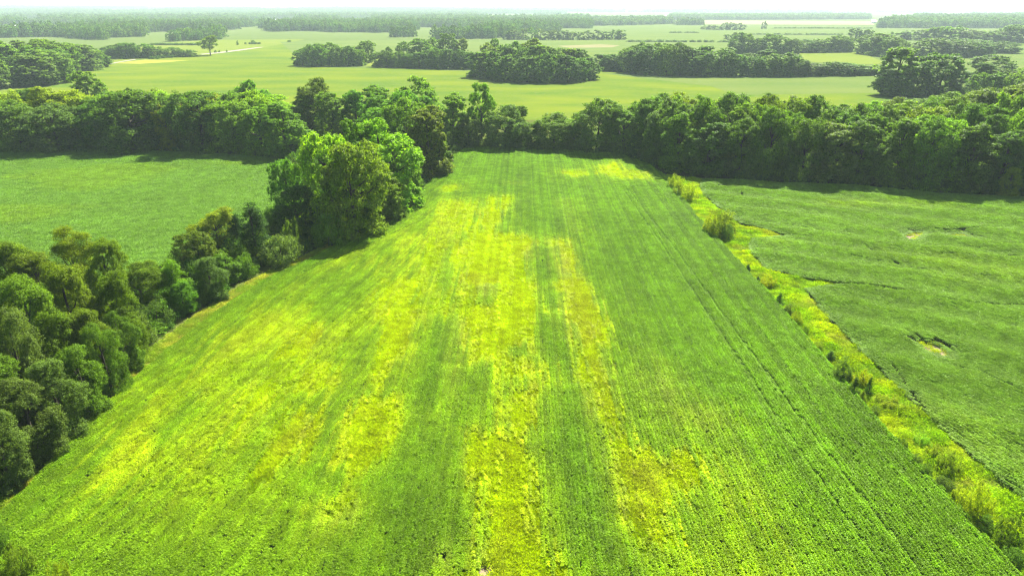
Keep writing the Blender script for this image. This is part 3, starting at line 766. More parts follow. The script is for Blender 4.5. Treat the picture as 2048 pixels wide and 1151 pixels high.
ex('broadleaf_tree', 1808, 190, 88, 82, 'tall', 'green', 'tall tree at the left of the right-hand group beyond the wood')
ex('broadleaf_tree', 1892, 189, 100, 100, 'oak', 'dark', 'big dark domed tree beyond the wood on the right')
ex('broadleaf_tree', 1850, 188, 130, 60, 'oak', 'green', 'lower tree between the tall and the domed one, right')
ex('broadleaf_tree', 1795, 192, 140, 50, 'oak', 'dark', 'low dark tree at the left foot of the right-hand group')
ex('broadleaf_tree', 1992, 160, 107, 78, 'oak', 'grey', 'greyish domed tree right of the big dark one, farther back')
RG = 'far group at right edge'
row('in front row of ' + RG, [(1935, 200), (2000, 205), (2120, 210)], 5, [(1930, 132), (1970, 138), (2010, 150), (2048, 140), (2130, 140)], ['oak', 'tall'], ['green', 'olive', 'green'], wmul=1.4)
row('in second row of ' + RG, [(1945, 185), (2010, 186), (2130, 186)], 5, [(1930, 130), (1970, 124), (2010, 128), (2048, 126), (2130, 126)], ['oak', 'tall'], ['green', 'grey'], wmul=1.4)
row('in clump left of pale right track', [(1722, 107), (1750, 109), (1790, 116)], 5, [(1715, 82), (1745, 66), (1765, 66), (1800, 72)], ['oak'], ['grey', 'green'], wmul=1.5, tj=4)
row('in dome line above right-hand group', [(1830, 112), (1880, 113), (1925, 114), (1945, 106), (2016, 106)], 7, [(1800, 84), (1830, 74), (1860, 70), (1900, 76), (1925, 74), (1950, 78), (1985, 72), (2016, 84)], ['oak'], ['green', 'grey', 'dark'], wmul=1.35, tj=4)
row('in the pale far line on the upper right', [(1785, 80), (1835, 80), (1900, 84), (1960, 86), (2048, 85), (2090, 86)], 12, [(1785, 60), (1830, 59), (1860, 54), (1890, 49), (1925, 49), (1955, 60), (1990, 62), (2015, 46), (2048, 48), (2090, 50)], ['oak'], ['grey', 'green'], wmul=1.6, tj=3)
row('in the far row left of the wide pale field', [(1005, 79), (1100, 80), (1180, 79.5), (1250, 79)], 15, [(1000, 58), (1060, 56), (1120, 60), (1180, 62), (1230, 57), (1250, 58)], ['oak', 'tall'], ['green', 'grey'], wmul=1.3, tj=3)
row('in the short far row on the pale fields', [(1405, 59), (1440, 60), (1485, 60)], 6, [(1400, 49), (1440, 50), (1460, 44), (1485, 47)], ['oak'], ['grey'], wmul=1.4, tj=2)
ex('broadleaf_tree', 1530, 58, 43, 11, 'oak', 'grey', 'lone far tree standing on the wide pale field')
ex('broadleaf_tree', 415, 111, 71, 34, 'open', 'olive', 'lone loose tree beside the gravel track in the pasture')
row('in the row behind the parked white truck', [(208, 112), (260, 117), (330, 114), (382, 113)], 9, [(205, 92), (235, 84), (265, 82), (290, 92), (320, 92), (350, 96), (382, 100)], ['oak', 'tall'], ['dark', 'green'], wmul=1.45, tj=4)
ex('cedar_tree', 374, 114, 98, 9, 'cedar', 'dark', 'tiny pointed cedar at right end of row behind the truck')
ex('cedar_tree', 367, 114.5, 101, 8, 'cedar', 'dark', 'tiny pointed cedar second from right end behind the truck')
for i, (a, b, c_, d_, lab) in enumerate([(350, 90, 85, 8, 'tiny bush left on the pasture brush line'), (474, 90, 81, 5, 'slim tiny bush on the upper pasture'), (381, 91, 86, 5, 'tiny bush in the middle of the pasture brush line'),
                                        (430, 105.5, 100, 5, 'first tiny bush right of the lone pasture tree'), (438, 105, 100.5, 4, 'second tiny bush right of the lone pasture tree'), (453, 104, 99, 4, 'third tiny bush right of the lone pasture tree'),
                                        (505, 88, 80, 9, 'small bush at the upper right of the pasture'), (578, 84, 80, 8, 'small bush near the right end of the pasture'), (306, 118, 113, 7, 'tiny bush right of the truck, left of the field corner'),
                                        (315, 118.5, 114, 5, 'tiny bush next to another beside the yellow grass'), (199, 117, 109, 6, 'slim small bush behind the white truck')]):
    ex('shrub', a, b, c_, d_, 'shrub', 'dark', lab, 'bush', 'bushes on the pasture', lod=1)

# ------------------------------------------------------------------ far woods that read as one mass
def gn_scatter(name, pts, rot, scl, idx, tint, coll, label, cat, kind='stuff'):
    n = len(pts)
    me = bpy.data.meshes.new(name); me.vertices.add(n); me.vertices.foreach_set('co', np.asarray(pts, np.float32).ravel())
    a = me.attributes.new('rot', 'FLOAT_VECTOR', 'POINT'); a.data.foreach_set('vector', np.asarray(rot, np.float32).ravel())
    a = me.attributes.new('scl', 'FLOAT_VECTOR', 'POINT'); a.data.foreach_set('vector', np.asarray(scl, np.float32).ravel())
    a = me.attributes.new('idx', 'INT', 'POINT'); a.data.foreach_set('value', np.asarray(idx, np.int32))
    a = me.attributes.new('tint', 'FLOAT_COLOR', 'POINT')
    t4 = np.ones((n, 4), np.float32); t4[:, :3] = tint; a.data.foreach_set('color', t4.ravel())
    me.update()
    o = obj(name, me); tag(o, label, cat, None, kind)
    ng = bpy.data.node_groups.new(name + '_nodes', 'GeometryNodeTree')
    ng.interface.new_socket('Geometry', in_out='INPUT', socket_type='NodeSocketGeometry')
    ng.interface.new_socket('Geometry', in_out='OUTPUT', socket_type='NodeSocketGeometry')
    gi = ng.nodes.new('NodeGroupInput'); go = ng.nodes.new('NodeGroupOutput')
    ip = ng.nodes.new('GeometryNodeInstanceOnPoints'); ci = ng.nodes.new('GeometryNodeCollectionInfo')
    ci.inputs['Collection'].default_value = coll
    ci.inputs['Separate Children'].default_value = True; ci.inputs['Reset Children'].default_value = True
    def na(nm, ty):
        q = ng.nodes.new('GeometryNodeInputNamedAttribute'); q.data_type = ty; q.inputs['Name'].default_value = nm
        return [s for s in q.outputs if s.enabled and s.name == 'Attribute'][0]
    L = ng.links.new
    L(gi.outputs[0], ip.inputs['Points']); L(ci.outputs[0], ip.inputs['Instance'])
    ip.inputs['Pick Instance'].default_value = True
    L(na('idx', 'INT'), ip.inputs['Instance Index']); L(na('rot', 'FLOAT_VECTOR'), ip.inputs['Rotation']); L(na('scl', 'FLOAT_VECTOR'), ip.inputs['Scale'])
    L(ip.outputs[0], go.inputs[0])
    md = o.modifiers.new('scatter', 'NODES'); md.node_group = ng
    return o

def source(name, meshes):
    c = bpy.data.collections.new(name)
    for i, me in enumerate(meshes):
        q = bpy.data.objects.new('%s_%02d' % (name, i), me); c.objects.link(q)
    return c

far_src = []
for k in range(6):
    kd = 'oak' if k % 3 else 'tall'
    V, F, _ = crown(kd, *REF[kd], 700, 1.9, 4000 + k)
    far_src.append(mk_mesh('far_crown', V, F, M_farleaf))
FARC = source('far_tree', far_src)

def wood(name, label, polys, holes=(), area=75., hh=(13, 20), seed=1, tint=(.10, .20, .024), wmul=1.0, patchy=0.):
    r = np.random.default_rng(seed)
    X = []; Yv = []
    H_ = [poly(h) for h in holes]
    for pl in polys:
        P = poly(pl); lo = P.min(0); hi = P.max(0)
        n = int((hi[0] - lo[0]) * (hi[1] - lo[1]) / area)
        n = min(n, 200000)
        x = r.uniform(lo[0], hi[0], n); y = r.uniform(lo[1], hi[1], n)
        m = inside(P, x, y)
        for h in H_: m &= ~inside(h, x, y)
        X.append(x[m]); Yv.append(y[m])
    x = np.concatenate(X); y = np.concatenate(Yv)
    if patchy:
        k_ = fbm(x, y * .55, patchy, seed + 80, 3) > .46; x = x[k_]; y = y[k_]
    n = len(x)
    z = hill(x, y)
    h = r.uniform(*hh, n) * (.8 + .4 * fbm(x, y, 120., seed + 60, 2))
    wd = r.uniform(.8, 1.25, n) * math.sqrt(area) * 1.35 / 12. * wmul
    scl = np.stack([wd, wd, h / 17.], 1)
    rot = np.zeros((n, 3)); rot[:, 2] = r.uniform(0, 6.28, n)
    tv = (r.uniform(.75, 1.3, n) * (.8 + .4 * fbm(x, y, 300., seed + 70, 2)))[:, None]
    hue = r.uniform(-1, 1, (n, 1))
    tn = np.array(tint) * tv * (1 + hue * np.array([.16, .03, -.1]))
    gn_scatter(name, np.stack([x, y, z], 1), rot, scl, r.integers(0, 6, n), tn, FARC, label, 'wood')
    print(name, n)

HOLES = [[(44, 47), (47, 38.5), (79, 39), (78, 47)], [(280, 51), (298, 45), (348, 44.5), (340, 52)], [(680, 46), (680, 37), (744, 37), (744, 46)], [(410, 72), (412, 64), (448, 63), (449, 71)],
         [(-80, 67), (0, 56), (115, 53.5), (168, 57.5), (112, 67)], [(525, 46), (532, 40.5), (595, 41.5), (590, 46)]]
wood('far_wood', 'far wood across the upper left behind the pasture', [[(-400, 84), (100, 74), (200, 81), (290, 86), (420, 80), (600, 77.5), (700, 83), (860, 80), (990, 77), (1182, 58), (1182, 52), (1000, 48), (700, 50), (300, 52), (168, 58), (100, 67), (-400, 72)]], HOLES, 62., (10, 20), 1, patchy=150.)
wood('far_wood', 'hazy far wood below the skyline, left and centre', [[(-1500, 54), (-100, 54), (110, 52), (300, 50), (700, 47), (1000, 46), (1180, 47), (1180, 30), (800, 25), (-1500, 25)]], HOLES, 150., (11, 22), 2, wmul=1., patchy=420.)
wood('skyline_wood', 'pale blue-grey band of woods along the skyline', [[(-3000, 25.5), (800, 25.5), (1200, 28), (1760, 28), (2300, 25), (4500, 25), (4500, 20.5), (-3000, 20.5)]], [], 700., (12, 24), 3, wmul=.9, patchy=900.)
wood('far_wood', 'hazy wood beyond the fields at the upper right', [[(1757, 56), (1840, 57), (2048, 57), (2900, 60), (2900, 34), (2048, 34), (1830, 40), (1780, 47)]], [], 150., (16, 22), 4)
wood('far_wood', 'thin hazy wood line beyond the pale right fields', [[(1182, 52), (1260, 51), (1345, 48), (1340, 41), (1182, 42)], [(1340, 40), (1500, 40), (1740, 39), (1740, 33), (1340, 33)], [(1350, 50.5), (1400, 51), (1405, 50), (1350, 49)]], [], 160., (12, 18), 5)
wood('brush_line', 'dark brush along the fence line across the pasture', [[(300, 90.8), (400, 91), (401, 90), (300, 89.8)], [(490, 89), (520, 88.4), (520, 88), (490, 88.5)], [(300, 118.5), (380, 113.5), (381, 112.8), (300, 117.3)]], [], 6., (1.5, 3.), 6)

wood('brush_line', 'thin dark ditch lines of brush across the wide pale fields', [[(1500, 69.6), (1780, 70.4), (1780, 70), (1500, 69.2)], [(1255, 84.2), (1460, 85), (1460, 84.4), (1255, 83.7)], [(1540, 57.2), (1745, 57.6), (1745, 57.3), (1540, 57)], [(1340, 66), (1400, 66.3), (1400, 66), (1340, 65.7)]], [], 14., (1.2, 3.), 8)
# ------------------------------------------------------------------ undergrowth below the hedgerow and along the wood edges
BRUSH = source('brush_clump', [mk_mesh('brush', *crown('shrub', 4.5, 3.6, 2600, .24, 5000 + k)[:2], M_farleaf) for k in range(5)])
def brush(name, label, x, y, hh, seed, tint, wmul=1.0):
    r = np.random.default_rng(seed); n = len(x)
    h = r.uniform(*hh, n) / 3.6; wd = r.uniform(.5, 1., n) * wmul
    rot = np.zeros((n, 3)); rot[:, 2] = r.uniform(0, 6.28, n)
    tn = np.array(tint) * r.uniform(.7, 1.35, (n, 1)) * (1 + r.uniform(-1, 1, (n, 1)) * np.array([.2, .04, -.1]))
    gn_scatter(name, np.stack([x, y, np.full(n, .15)], 1), rot, np.stack([wd, wd, h], 1), r.integers(0, 5, n), tn, BRUSH, label, 'undergrowth')
def in_poly(P, dens, seed, margin=0.):
    r = np.random.default_rng(seed); lo = P.min(0); hi = P.max(0); n = int((hi[0] - lo[0]) * (hi[1] - lo[1]) * dens)
    x = r.uniform(lo[0], hi[0], n); y = r.uniform(lo[1], hi[1], n); m = sdist(P, x, y) > margin
    return x[m], y[m]
def along(line, dens, wid, off, seed):
    r = np.random.default_rng(seed); P = poly(line); X = []; Y = []
    for a, b in zip(P[:-1], P[1:]):
        n = int(np.linalg.norm(b - a) * dens); t = r.random(n)
        X.append(a[0] + (b[0] - a[0]) * t); Y.append(a[1] + (b[1] - a[1]) * t + off + r.uniform(0, wid, n))
    return np.concatenate(X), np.concatenate(Y)
x, y = in_poly(P_HEDGE, .17, 90, 1.9)
brush('hedgerow_undergrowth', 'low tangled undergrowth filling the hedgerow below its trees', x, y, (1.4, 5.2), 91, (.08, .165, .011))
for nm, ln, lab in (('wood_edge_brush', [(-150, 306), (0, 302), (300, 302), (450, 306), (560, 316)], 'dark brush along the foot of the belt behind the left field'),
                    ('wood_edge_brush', [(890, 338), (905, 311), (935, 297), (1060, 297), (1240, 311), (1292, 328)], 'dark brush along the foot of the head tree line'),
                    ('wood_edge_brush', FL, 'dark brush along the foot of the wood behind right field'),
                    ('wood_edge_brush', [(560, 470), (640, 492), (690, 478), (740, 448), (790, 428), (830, 390), (850, 362)], 'dark brush along the foot of the central clump')):
    x, y = along(ln, .55, 4., .3, len(ln) + 300)
    brush(nm, lab, x, y, (1.2, 4.2), 92 + len(ln), (.055, .12, .012))
mid_edges = [[(752, 133), (870, 137), (955, 138)], [(592, 131), (730, 131)], [(952, 152), (990, 160), (1060, 165), (1130, 165), (1186, 158)], [(1190, 138), (1320, 150), (1500, 152), (1690, 150), (1775, 149)],
             [(1462, 106), (1596, 108)], [(1598, 105), (1704, 103)], [(-150, 185), (0, 178), (100, 165), (105, 150), (190, 134)], [(1780, 190), (1940, 192)], [(208, 112), (260, 117), (382, 113)], [(1830, 112), (1925, 114), (2016, 106)]]
xy = [along(l_, .32, 6., 0., 400 + i_) for i_, l_ in enumerate(mid_edges)]
brush('hedge_foot_brush', 'brush closing the feet of the hedges and copses in the middle distance', np.concatenate([q[0] for q in xy]), np.concatenate([q[1] for q in xy]), (2.5, 6.5), 95, (.055, .115, .013), 1.5)

# ------------------------------------------------------------------ crops
def plant_mesh(name, kind, seed, mat):
    r = np.random.default_rng(seed)
    if kind == 'soy':           # a half metre of soybean row
        n = 135
        C = np.stack([r.normal(0, .10, n), r.uniform(-.36, .36, n), .86 - np.abs(r.normal(0, .12, n))], 1)
        C[:, 2] -= .9 * np.abs(C[:, 0]) ** 1.2
        Nn = unit(np.stack([C[:, 0] * 1.5, r.normal(0, .3, n), np.full(n, .8)], 1) + .38 * r.normal(size=(n, 3)))
        V, F = leaves(C, Nn, .12, .76, r)
    elif kind == 'weed':        # tuft of grassy weeds
        n = 80
        b = r.normal(0, .2, (n, 2)); h = r.uniform(.3, .72, n)
        C = np.stack([b[:, 0] * 1.3, b[:, 1] * 1.3, h * .62], 1)
        th = r.uniform(0, 6.28, n)
        Nn = unit(np.stack([np.cos(th), np.sin(th), r.uniform(.1, .9, n)], 1))
        up = unit(np.stack([r.normal(0, .45, n), r.normal(0, .45, n), np.ones(n)], 1))
        V, F = leaves(C, Nn, .36, .2, r, up)
    elif kind == 'canopy':      # two metres of closed canopy, for rows far off
        n = 230
        C = np.stack([r.uniform(-.6, .6, n), r.uniform(-1, 1, n), .85 - np.abs(r.normal(0, .16, n))], 1)
        Nn = unit(np.array([0, 0, .8]) + .42 * r.normal(size=(n, 3)))
        V, F = leaves(C, Nn, .2, .72, r)
    return mk_mesh(name, V, F, mat)

CROP = source('crop_plant', [plant_mesh('soy_row', 'soy', 50 + k, M_crop) for k in range(6)] + [plant_mesh('weed_tuft', 'weed', 70 + k, M_grass) for k in range(5)]
              + [plant_mesh('canopy', 'canopy', 90 + k, M_crop) for k in range(4)])
SOY, WEED, CANO = 0, 6, 11

def rows(P, heading, spacing, step, seed, jx=.05, jy=.2):
    """points along parallel rows inside polygon; heading in degrees clockwise from +Y"""
    r = np.random.default_rng(seed)
    a = math.radians(heading); d = np.array([math.sin(a), math.cos(a)]); q = np.array([math.cos(a), -math.sin(a)])
    s = P @ q; t = P @ d
    U, T = np.meshgrid(np.arange(s.min(), s.max(), spacing), np.arange(t.min(), t.max(), step))
    U = U.ravel(); T = T.ravel() + r.uniform(-jy, jy, U.shape) * step * 2; U = U + r.normal(0, jx, U.shape)
    x = U * q[0] + T * d[0]; y = U * q[1] + T * d[1]
    m = inside(P, x, y)
    return x[m], y[m]

# weedy patches of the main field: (strength, softness m, outline)
Y_ = [
    (1.0, 2.2, [(975, 402), (1000, 402), (995, 440), (990, 475), (1040, 480), (1066, 490), (1062, 540), (1075, 600), (1085, 640), (1060, 690), (1055, 730), (1075, 765), (1110, 790), (1098, 850), (1060, 880),
                (1085, 930), (1092, 990), (1095, 1060), (1105, 1151), (1180, 1200), (1180, 1300), (920, 1300), (930, 1200), (945, 1100), (940, 1000), (925, 950), (935, 900), (990, 860), (995, 800), (990, 745), (930, 740), (912, 700), (908, 640), (918, 560), (915, 500), (955, 470), (972, 430)]),
    (1.0, 1.3, [(1104, 486), (1126, 486), (1140, 560), (1165, 600), (1188, 650), (1190, 720), (1205, 780), (1220, 860), (1240, 915), (1300, 930), (1375, 935), (1390, 960), (1340, 990), (1320, 1040), (1335, 1090), (1300, 1100), (1255, 1060), (1250, 1000), (1225, 960), (1205, 900), (1190, 800), (1180, 740), (1150, 680), (1135, 620), (1112, 560)]),
    (.75, 3.0, [(895, 405), (985, 410), (930, 470), (905, 560), (905, 640), (880, 660), (830, 730), (770, 790), (720, 780), (740, 700), (790, 600), (830, 520), (840, 450)]),
    (.9, 1.6, [(770, 570), (850, 560), (845, 640), (800, 720), (745, 770), (760, 680)]),
    (.95, 1.2, [(600, 672), (640, 650), (655, 655), (640, 690), (600, 730), (585, 720)]),
    (.9, 1.0, [(640, 740), (672, 735), (662, 770), (640, 788), (600, 790), (612, 765)]),
    (.9, 1.5, [(720, 812), (800, 806), (822, 840), (800, 880), (790, 925), (740, 945), (690, 930), (690, 870)]),
    (1.0, 1.2, [(590, 835), (628, 838), (625, 870), (600, 920), (560, 945), (520, 985), (505, 975), (535, 920), (565, 870)]),
    (.8, 1.2, [(500, 790), (552, 765), (550, 810), (500, 850), (470, 900), (455, 890), (480, 840)]),
    (.7, 1.5, [(630, 1030), (700, 1010), (720, 1030), (680, 1080), (640, 1090)]),
    (.7, 1.0, [(430, 1000), (460, 990), (440, 1025), (415, 1030)]),
    (.6, 1.0, [(525, 980), (560, 960), (560, 985), (530, 1010)]),
    (.7, 1.0, [(300, 795), (335, 785), (325, 810), (290, 825)]),
    (.85, .8, [(888, 380), (912, 376), (914, 385), (892, 388)]),
    (.8, .8, [(1125, 350), (1160, 345), (1172, 354), (1145, 358)]),
    (.8, 1.2, [(1190, 338), (1230, 330), (1250, 345), (1290, 350), (1292, 362), (1240, 362), (1200, 352)]),
    (.35, 2.0, [(1270, 750), (1320, 755), (1350, 830), (1370, 900), (1310, 900), (1290, 830)]),
    (.55, 1.5, [(1368, 838), (1430, 830), (1450, 860), (1400, 885), (1370, 870)]),
    (.5, 2.5, [(1385, 905), (1450, 920), (1500, 1010), (1560, 1151), (1620, 1300), (1400, 1300), (1400, 1100), (1400, 1000)]),
    (.55, 2.0, [(1255, 1060), (1350, 1050), (1420, 1120), (1470, 1200), (1470, 1300), (1290, 1300), (1260, 1150)]),
    (.60, 5.0, [(250, 800), (420, 660), (560, 600), (700, 545), (800, 470), (880, 430), (860, 520), (800, 620), (700, 780), (620, 850), (500, 1000), (420, 1060), (250, 1060), (120, 1020), (150, 920)]),
    (.55, 5.0, [(150, 1000), (420, 990), (620, 1010), (700, 1090), (600, 1200), (300, 1250), (100, 1200), (60, 1080)]),
    (.55, .8, [(600, 560), (890, 425), (893, 429), (640, 558)]), (.5, .8, [(560, 590), (860, 440), (870, 446), (580, 600)]),
    (.5, 1.0, [(200, 940), (420, 720), (440, 722), (240, 940)]), (.5, 1.0, [(300, 1000), (520, 760), (545, 765), (350, 1000)]),
    (.45, .7, [(838, 940), (855, 840), (862, 840), (848, 945)]), (.5, .7, [(905, 830), (915, 760), (922, 760), (914, 830)]),
    (.4, .8, [(1130, 405), (1142, 405), (1160, 470), (1150, 470)]),
]
DARK = [  # dense soybeans left standing inside the weedy part
    (.9, 2.0, [(868, 655), (912, 650), (910, 740), (890, 800), (850, 830), (830, 800), (850, 720)]),
    (.7, 2.5, [(918, 745), (990, 740), (995, 800), (985, 855), (915, 855), (910, 800)]),
    (1.0, 1.0, [(1070, 500), (1110, 505), (1112, 540), (1128, 560), (1080, 575), (1066, 540)]),
    (.8, .8, [(1085, 592), (1130, 595), (1125, 625), (1085, 620)]),
    (.9, 1.0, [(1080, 640), (1130, 660), (1150, 720), (1130, 740), (1090, 700)]),
    (.9, .8, [(1015, 705), (1055, 700), (1060, 725), (1020, 722)]), (.8, .8, [(1035, 770), (1060, 765), (1062, 790), (1040, 790)]),
    (1.0, 1.2, [(1100, 790), (1160, 780), (1190, 860), (1215, 960), (1240, 1060), (1290, 1151), (1320, 1250), (1200, 1300), (1150, 1151), (1110, 1060), (1090, 960), (1070, 900), (1095, 850)]),
    (.9, 1.0, [(840, 850), (880, 840), (930, 900), (925, 960), (945, 1060), (940, 1151), (830, 1151), (760, 1151), (740, 1040), (770, 960), (810, 900)]),
    (.8, .8, [(945, 580), (990, 580), (985, 615), (950, 620)]), (.7, 1.5, [(640, 1090), (760, 1030), (800, 1151), (760, 1250), (560, 1250)]),
    (.7, 1.2, [(300, 880), (380, 800), (400, 830), (330, 900)]), (.7, 1.5, [(640, 600), (740, 540), (740, 580), (660, 650)]), (.75, 3., [(40, 1110), (300, 1065), (600, 1085), (720, 1200), (640, 1300), (100, 1280)]), (.6, 2., [(20, 1050), (160, 900), (190, 910), (60, 1100)]),
]
TAN = [(1., 1.0, [(1012, 369), (1044, 369), (1048, 374), (1018, 375)]), (.8, 1.2, [(1110, 490), (1128, 492), (1145, 570), (1190, 650), (1190, 700), (1150, 690), (1125, 600)]), (.9, 1.0, [(1192, 730), (1206, 760), (1215, 830), (1200, 840)]),
       (.9, 1.2, [(1250, 930), (1330, 940), (1310, 1000), (1280, 1040), (1255, 1000)]), (.7, 1., [(1040, 490), (1066, 492), (1062, 525), (1040, 520)]), (.7, 1., [(945, 560), (985, 560), (985, 590), (950, 600)]),
       (.6, 2.0, [(1280, 710), (1400, 800), (1420, 850), (1320, 840)]), (.6, 1., [(600, 690), (650, 670), (620, 720)]), (.6, 1., [(560, 900), (610, 850), (600, 910)]), (.6, 1., [(900, 700), (915, 650), (920, 720), (905, 800)]),
       (.6, 1.2, [(660, 1040), (700, 1030), (690, 1060), (655, 1075)]), (.8, .8, [(955, 1110), (985, 1105), (1000, 1160), (960, 1165)]), (.6, .8, [(870, 1110), (900, 1105), (900, 1150), (860, 1150)])]
BARE = [[(958, 1135), (985, 1130), (992, 1152), (975, 1165), (955, 1155)], [(880, 1122), (890, 1120), (892, 1138), (880, 1140)]]

def patches(lst, x, y, wob=2.0, seed=20, grow=1.3):
    """union of soft patches, with ragged edges"""
    nz = (fbm(x * 5.5, y * .3, 3.2, seed, 3) - .5) * 5.0 + (fbm(x * 1.5, y * .6, 6., seed + 5, 3) - .5) * 2.6
    o = np.zeros(x.shape)
    for st, soft, pl in lst:
        P = poly(pl); lo = P.min(0) - 8; hi = P.max(0) + 8
        m = (x > lo[0]) & (x < hi[0]) & (y > lo[1]) & (y < hi[1])
        if not m.any(): continue
        d = sdist(P, x[m], y[m]) + grow + nz[m] * wob * (.22 + .3 * soft)
        o[m] = np.maximum(o[m], st * smooth(-2.0 * soft - .8, 1.6 * soft + .6, d))
    return o

C_SOY = np.array([.124, .250, .005]); C_SOYP = np.array([.128, .24, .034]); C_LIME = np.array([.23, .36, .001]); C_YEL = np.array([.39, .48, .001]); C_TAN = np.array([.36, .34, .06]); C_ORG = np.array([.36, .33, .02])

def build_crop(name, label, x, y, z, yaw, sc3, idx, tint):
    n = len(x)
    rot = np.stack([rng.normal(0, .035, n), rng.normal(0, .035, n), yaw], 1)
    gn_scatter(name, np.stack([x, y, z], 1), rot, sc3, idx, tint, CROP, label, 'crop')
    print(name, n)

# --- main field: rows ahead on the right, rows following the hedgerow on the left
SPLIT = poly([(880, 420), (850, 520), (790, 640), (720, 800), (640, 950), (560, 1100), (450, 1400)])
sx_ = np.interp(np.arange(20, 260), SPLIT[::-1, 1], SPLIT[::-1, 0])
xa, ya = rows(P_MAIN, .9, .38, .40, 11)
m = xa > np.interp(ya, SPLIT[::-1, 1], SPLIT[::-1, 0]); xa, ya = xa[m], ya[m]
xb, yb = rows(P_MAIN, 13., .38, .40, 12)
m = xb <= np.interp(yb, SPLIT[::-1, 1], SPLIT[::-1, 0]); xb, yb = xb[m], yb[m]
x = np.concatenate([xa, xb]); y = np.concatenate([ya, yb])
yaw = np.concatenate([np.full(len(xa), -math.radians(.9)), np.full(len(xb), -math.radians(13))]) + rng.choice([0, math.pi], len(x)) + rng.normal(0, .12, len(x))
wd = patches(Y_, x, y); dk = patches(DARK, x, y, 1.4, 24, -.3); tn_ = patches(TAN, x, y, 1.5, 28, 0.) * (.2 + .45 * wd)
streak = fbm(x * 2.2, y * .16, 2.6, 30, 3)
rt = np.random.default_rng(77).uniform(-1, 1, 2000)
rowv = np.concatenate([rt[np.round(xa / .38 - ya / .38 * math.tan(math.radians(.9))).astype(int) % 2000], rt[np.round((xb - yb * math.tan(math.radians(13))) * math.cos(math.radians(13)) / .38).astype(int) % 2000]])
wd = wd * (1 - .9 * dk)
halo = patches([(1., 5.5, q_[2]) for q_ in Y_[:16]], x, y, 1.2, 47)
yellow = np.clip(wd * (.55 + .9 * fbm(x, y * .5, 7., 33, 3)), 0, 1)
speck = rng.random(len(x))
isw = speck < smooth(.42, 1.0, wd * (.6 + .8 * streak))
bare = np.zeros(len(x), bool)
for b in BARE: bare |= sdist(poly(b), x, y) + (fbm(x, y, .8, 35, 2) - .5) * 1.2 > 0
# faint wheel tracks
trk = np.ones(len(x))
for pl in ([(1255, 385), (1345, 500), (1460, 660), (1640, 905), (1830, 1151), (1990, 1400)], [(1245, 385), (1325, 500), (1430, 660), (1590, 905), (1760, 1151), (1900, 1400)],
           [(1122, 380), (1150, 560), (1190, 800), (1215, 960)], [(600, 556), (760, 487), (890, 425)], [(1040, 373), (940, 376), (880, 374)], [(930, 335), (960, 300)]):
    d = segdist(poly(pl), x, y, False); trk *= 1 - .27 * (d < .28)
keep = ~bare & (rng.random(len(x)) > .01 + .02 * wd)
hgt = np.where(isw, rng.uniform(1.15, 1.55, len(x)) * (1 - .16 * yellow), rng.uniform(.96, 1.04, len(x)) * (.94 + .12 * fbm(x, y, 9., 36, 2)) * (1 + .08 * rowv) * (1 - .16 * wd)) * np.where(isw, 1, trk)
wid = np.where(isw, rng.uniform(.9, 1.3, len(x)), rng.uniform(.9, 1.15, len(x)))
lam = fbm(x, y, 14., 38, 3)[:, None]
cs = C_SOY * (.82 + .4 * lam) * (1 + .35 * (streak[:, None] - .5)) * (1 - .14 * dk[:, None])
lime = np.clip(.15 * lam + 1.1 * wd[:, None] + (halo * (1 - .75 * dk))[:, None] * .5 * (.4 + 1.2 * streak[:, None]), 0, 1)
ct = cs * (1 - lime) + C_LIME * lime
ye = smooth(.42, .9, yellow)[:, None] * .95
ct = ct * (1 - ye) + C_YEL * ye
org = (smooth(.5, .75, fbm(x * 1.5, y * .6, 2.2, 44, 3)) * smooth(.5, .85, yellow))[:, None] * .2
ct = ct * (1 - org) + C_ORG * org
tt = (tn_ * (.4 + .8 * fbm(x, y, 1.8, 46, 2)))[:, None].clip(0, .8)
ct = ct * (1 - tt) + C_TAN * tt
ct *= rng.uniform(.9, 1.1, (len(x), 1)) * (1 + .17 * rowv[:, None])
idx_ = np.where(isw, WEED + rng.integers(0, 5, len(x)), SOY + rng.integers(0, 6, len(x)))
k = keep
build_crop('main_soybean_crop', 'soybean rows with yellow weedy patches filling the main field', x[k], y[k], np.full(k.sum(), .2), yaw[k], np.stack([wid, wid, hgt], 1)[k], idx_[k], ct[k])
for i, b in enumerate(BARE): sheet('bare_soil_patch', b, M_dirt, z=.30)

# --- right field: rows on the contour, gaps and lodged lines
x, y = rows(P_RIGHT, -16., .42, .42, 14)
m = (x < 330) & (y > 25); x, y = x[m], y[m]
gap = np.zeros(len(x), bool)
GAPS = [(1.4, [(1640, 570), (1700, 577), (1760, 583), (1840, 598), (1900, 612), (1990, 618), (2100, 619)]), (1.3, [(1560, 476), (1600, 480), (1636, 483)]), (1.0, [(1808, 463), (1848, 469)]), (1.3, [(1866, 466), (1900, 467), (1946, 464)]),
        (1.0, [(1940, 474), (1985, 487)]), (1.2, [(1818, 688), (1840, 692), (1872, 688), (1898, 702)]), (.9, [(1905, 742), (1935, 750)]), (.6, [(1880, 515), (1960, 521), (2048, 520), (2150, 524)]), (.8, [(2015, 518), (2060, 522)]),
        (.5, [(1500, 445), (1600, 460), (1700, 480), (1800, 500), (1900, 512)]), (.5, [(1560, 408), (1640, 418), (1720, 432), (1800, 452)]), (.5, [(1720, 495), (1800, 540), (1860, 548)]), (.45, [(1780, 740), (1850, 830), (1950, 930), (2060, 1030)]),
        (.5, [(1700, 520), (1760, 530)]), (.4, [(1650, 600), (1760, 640), (1900, 720), (2048, 800)]), (.5, [(1590, 400), (1608, 404)]), (.5, [(1480, 390), (1495, 412)]), (.5, [(1850, 565), (1890, 575)]), (.5, [(1960, 560), (2048, 572)])]
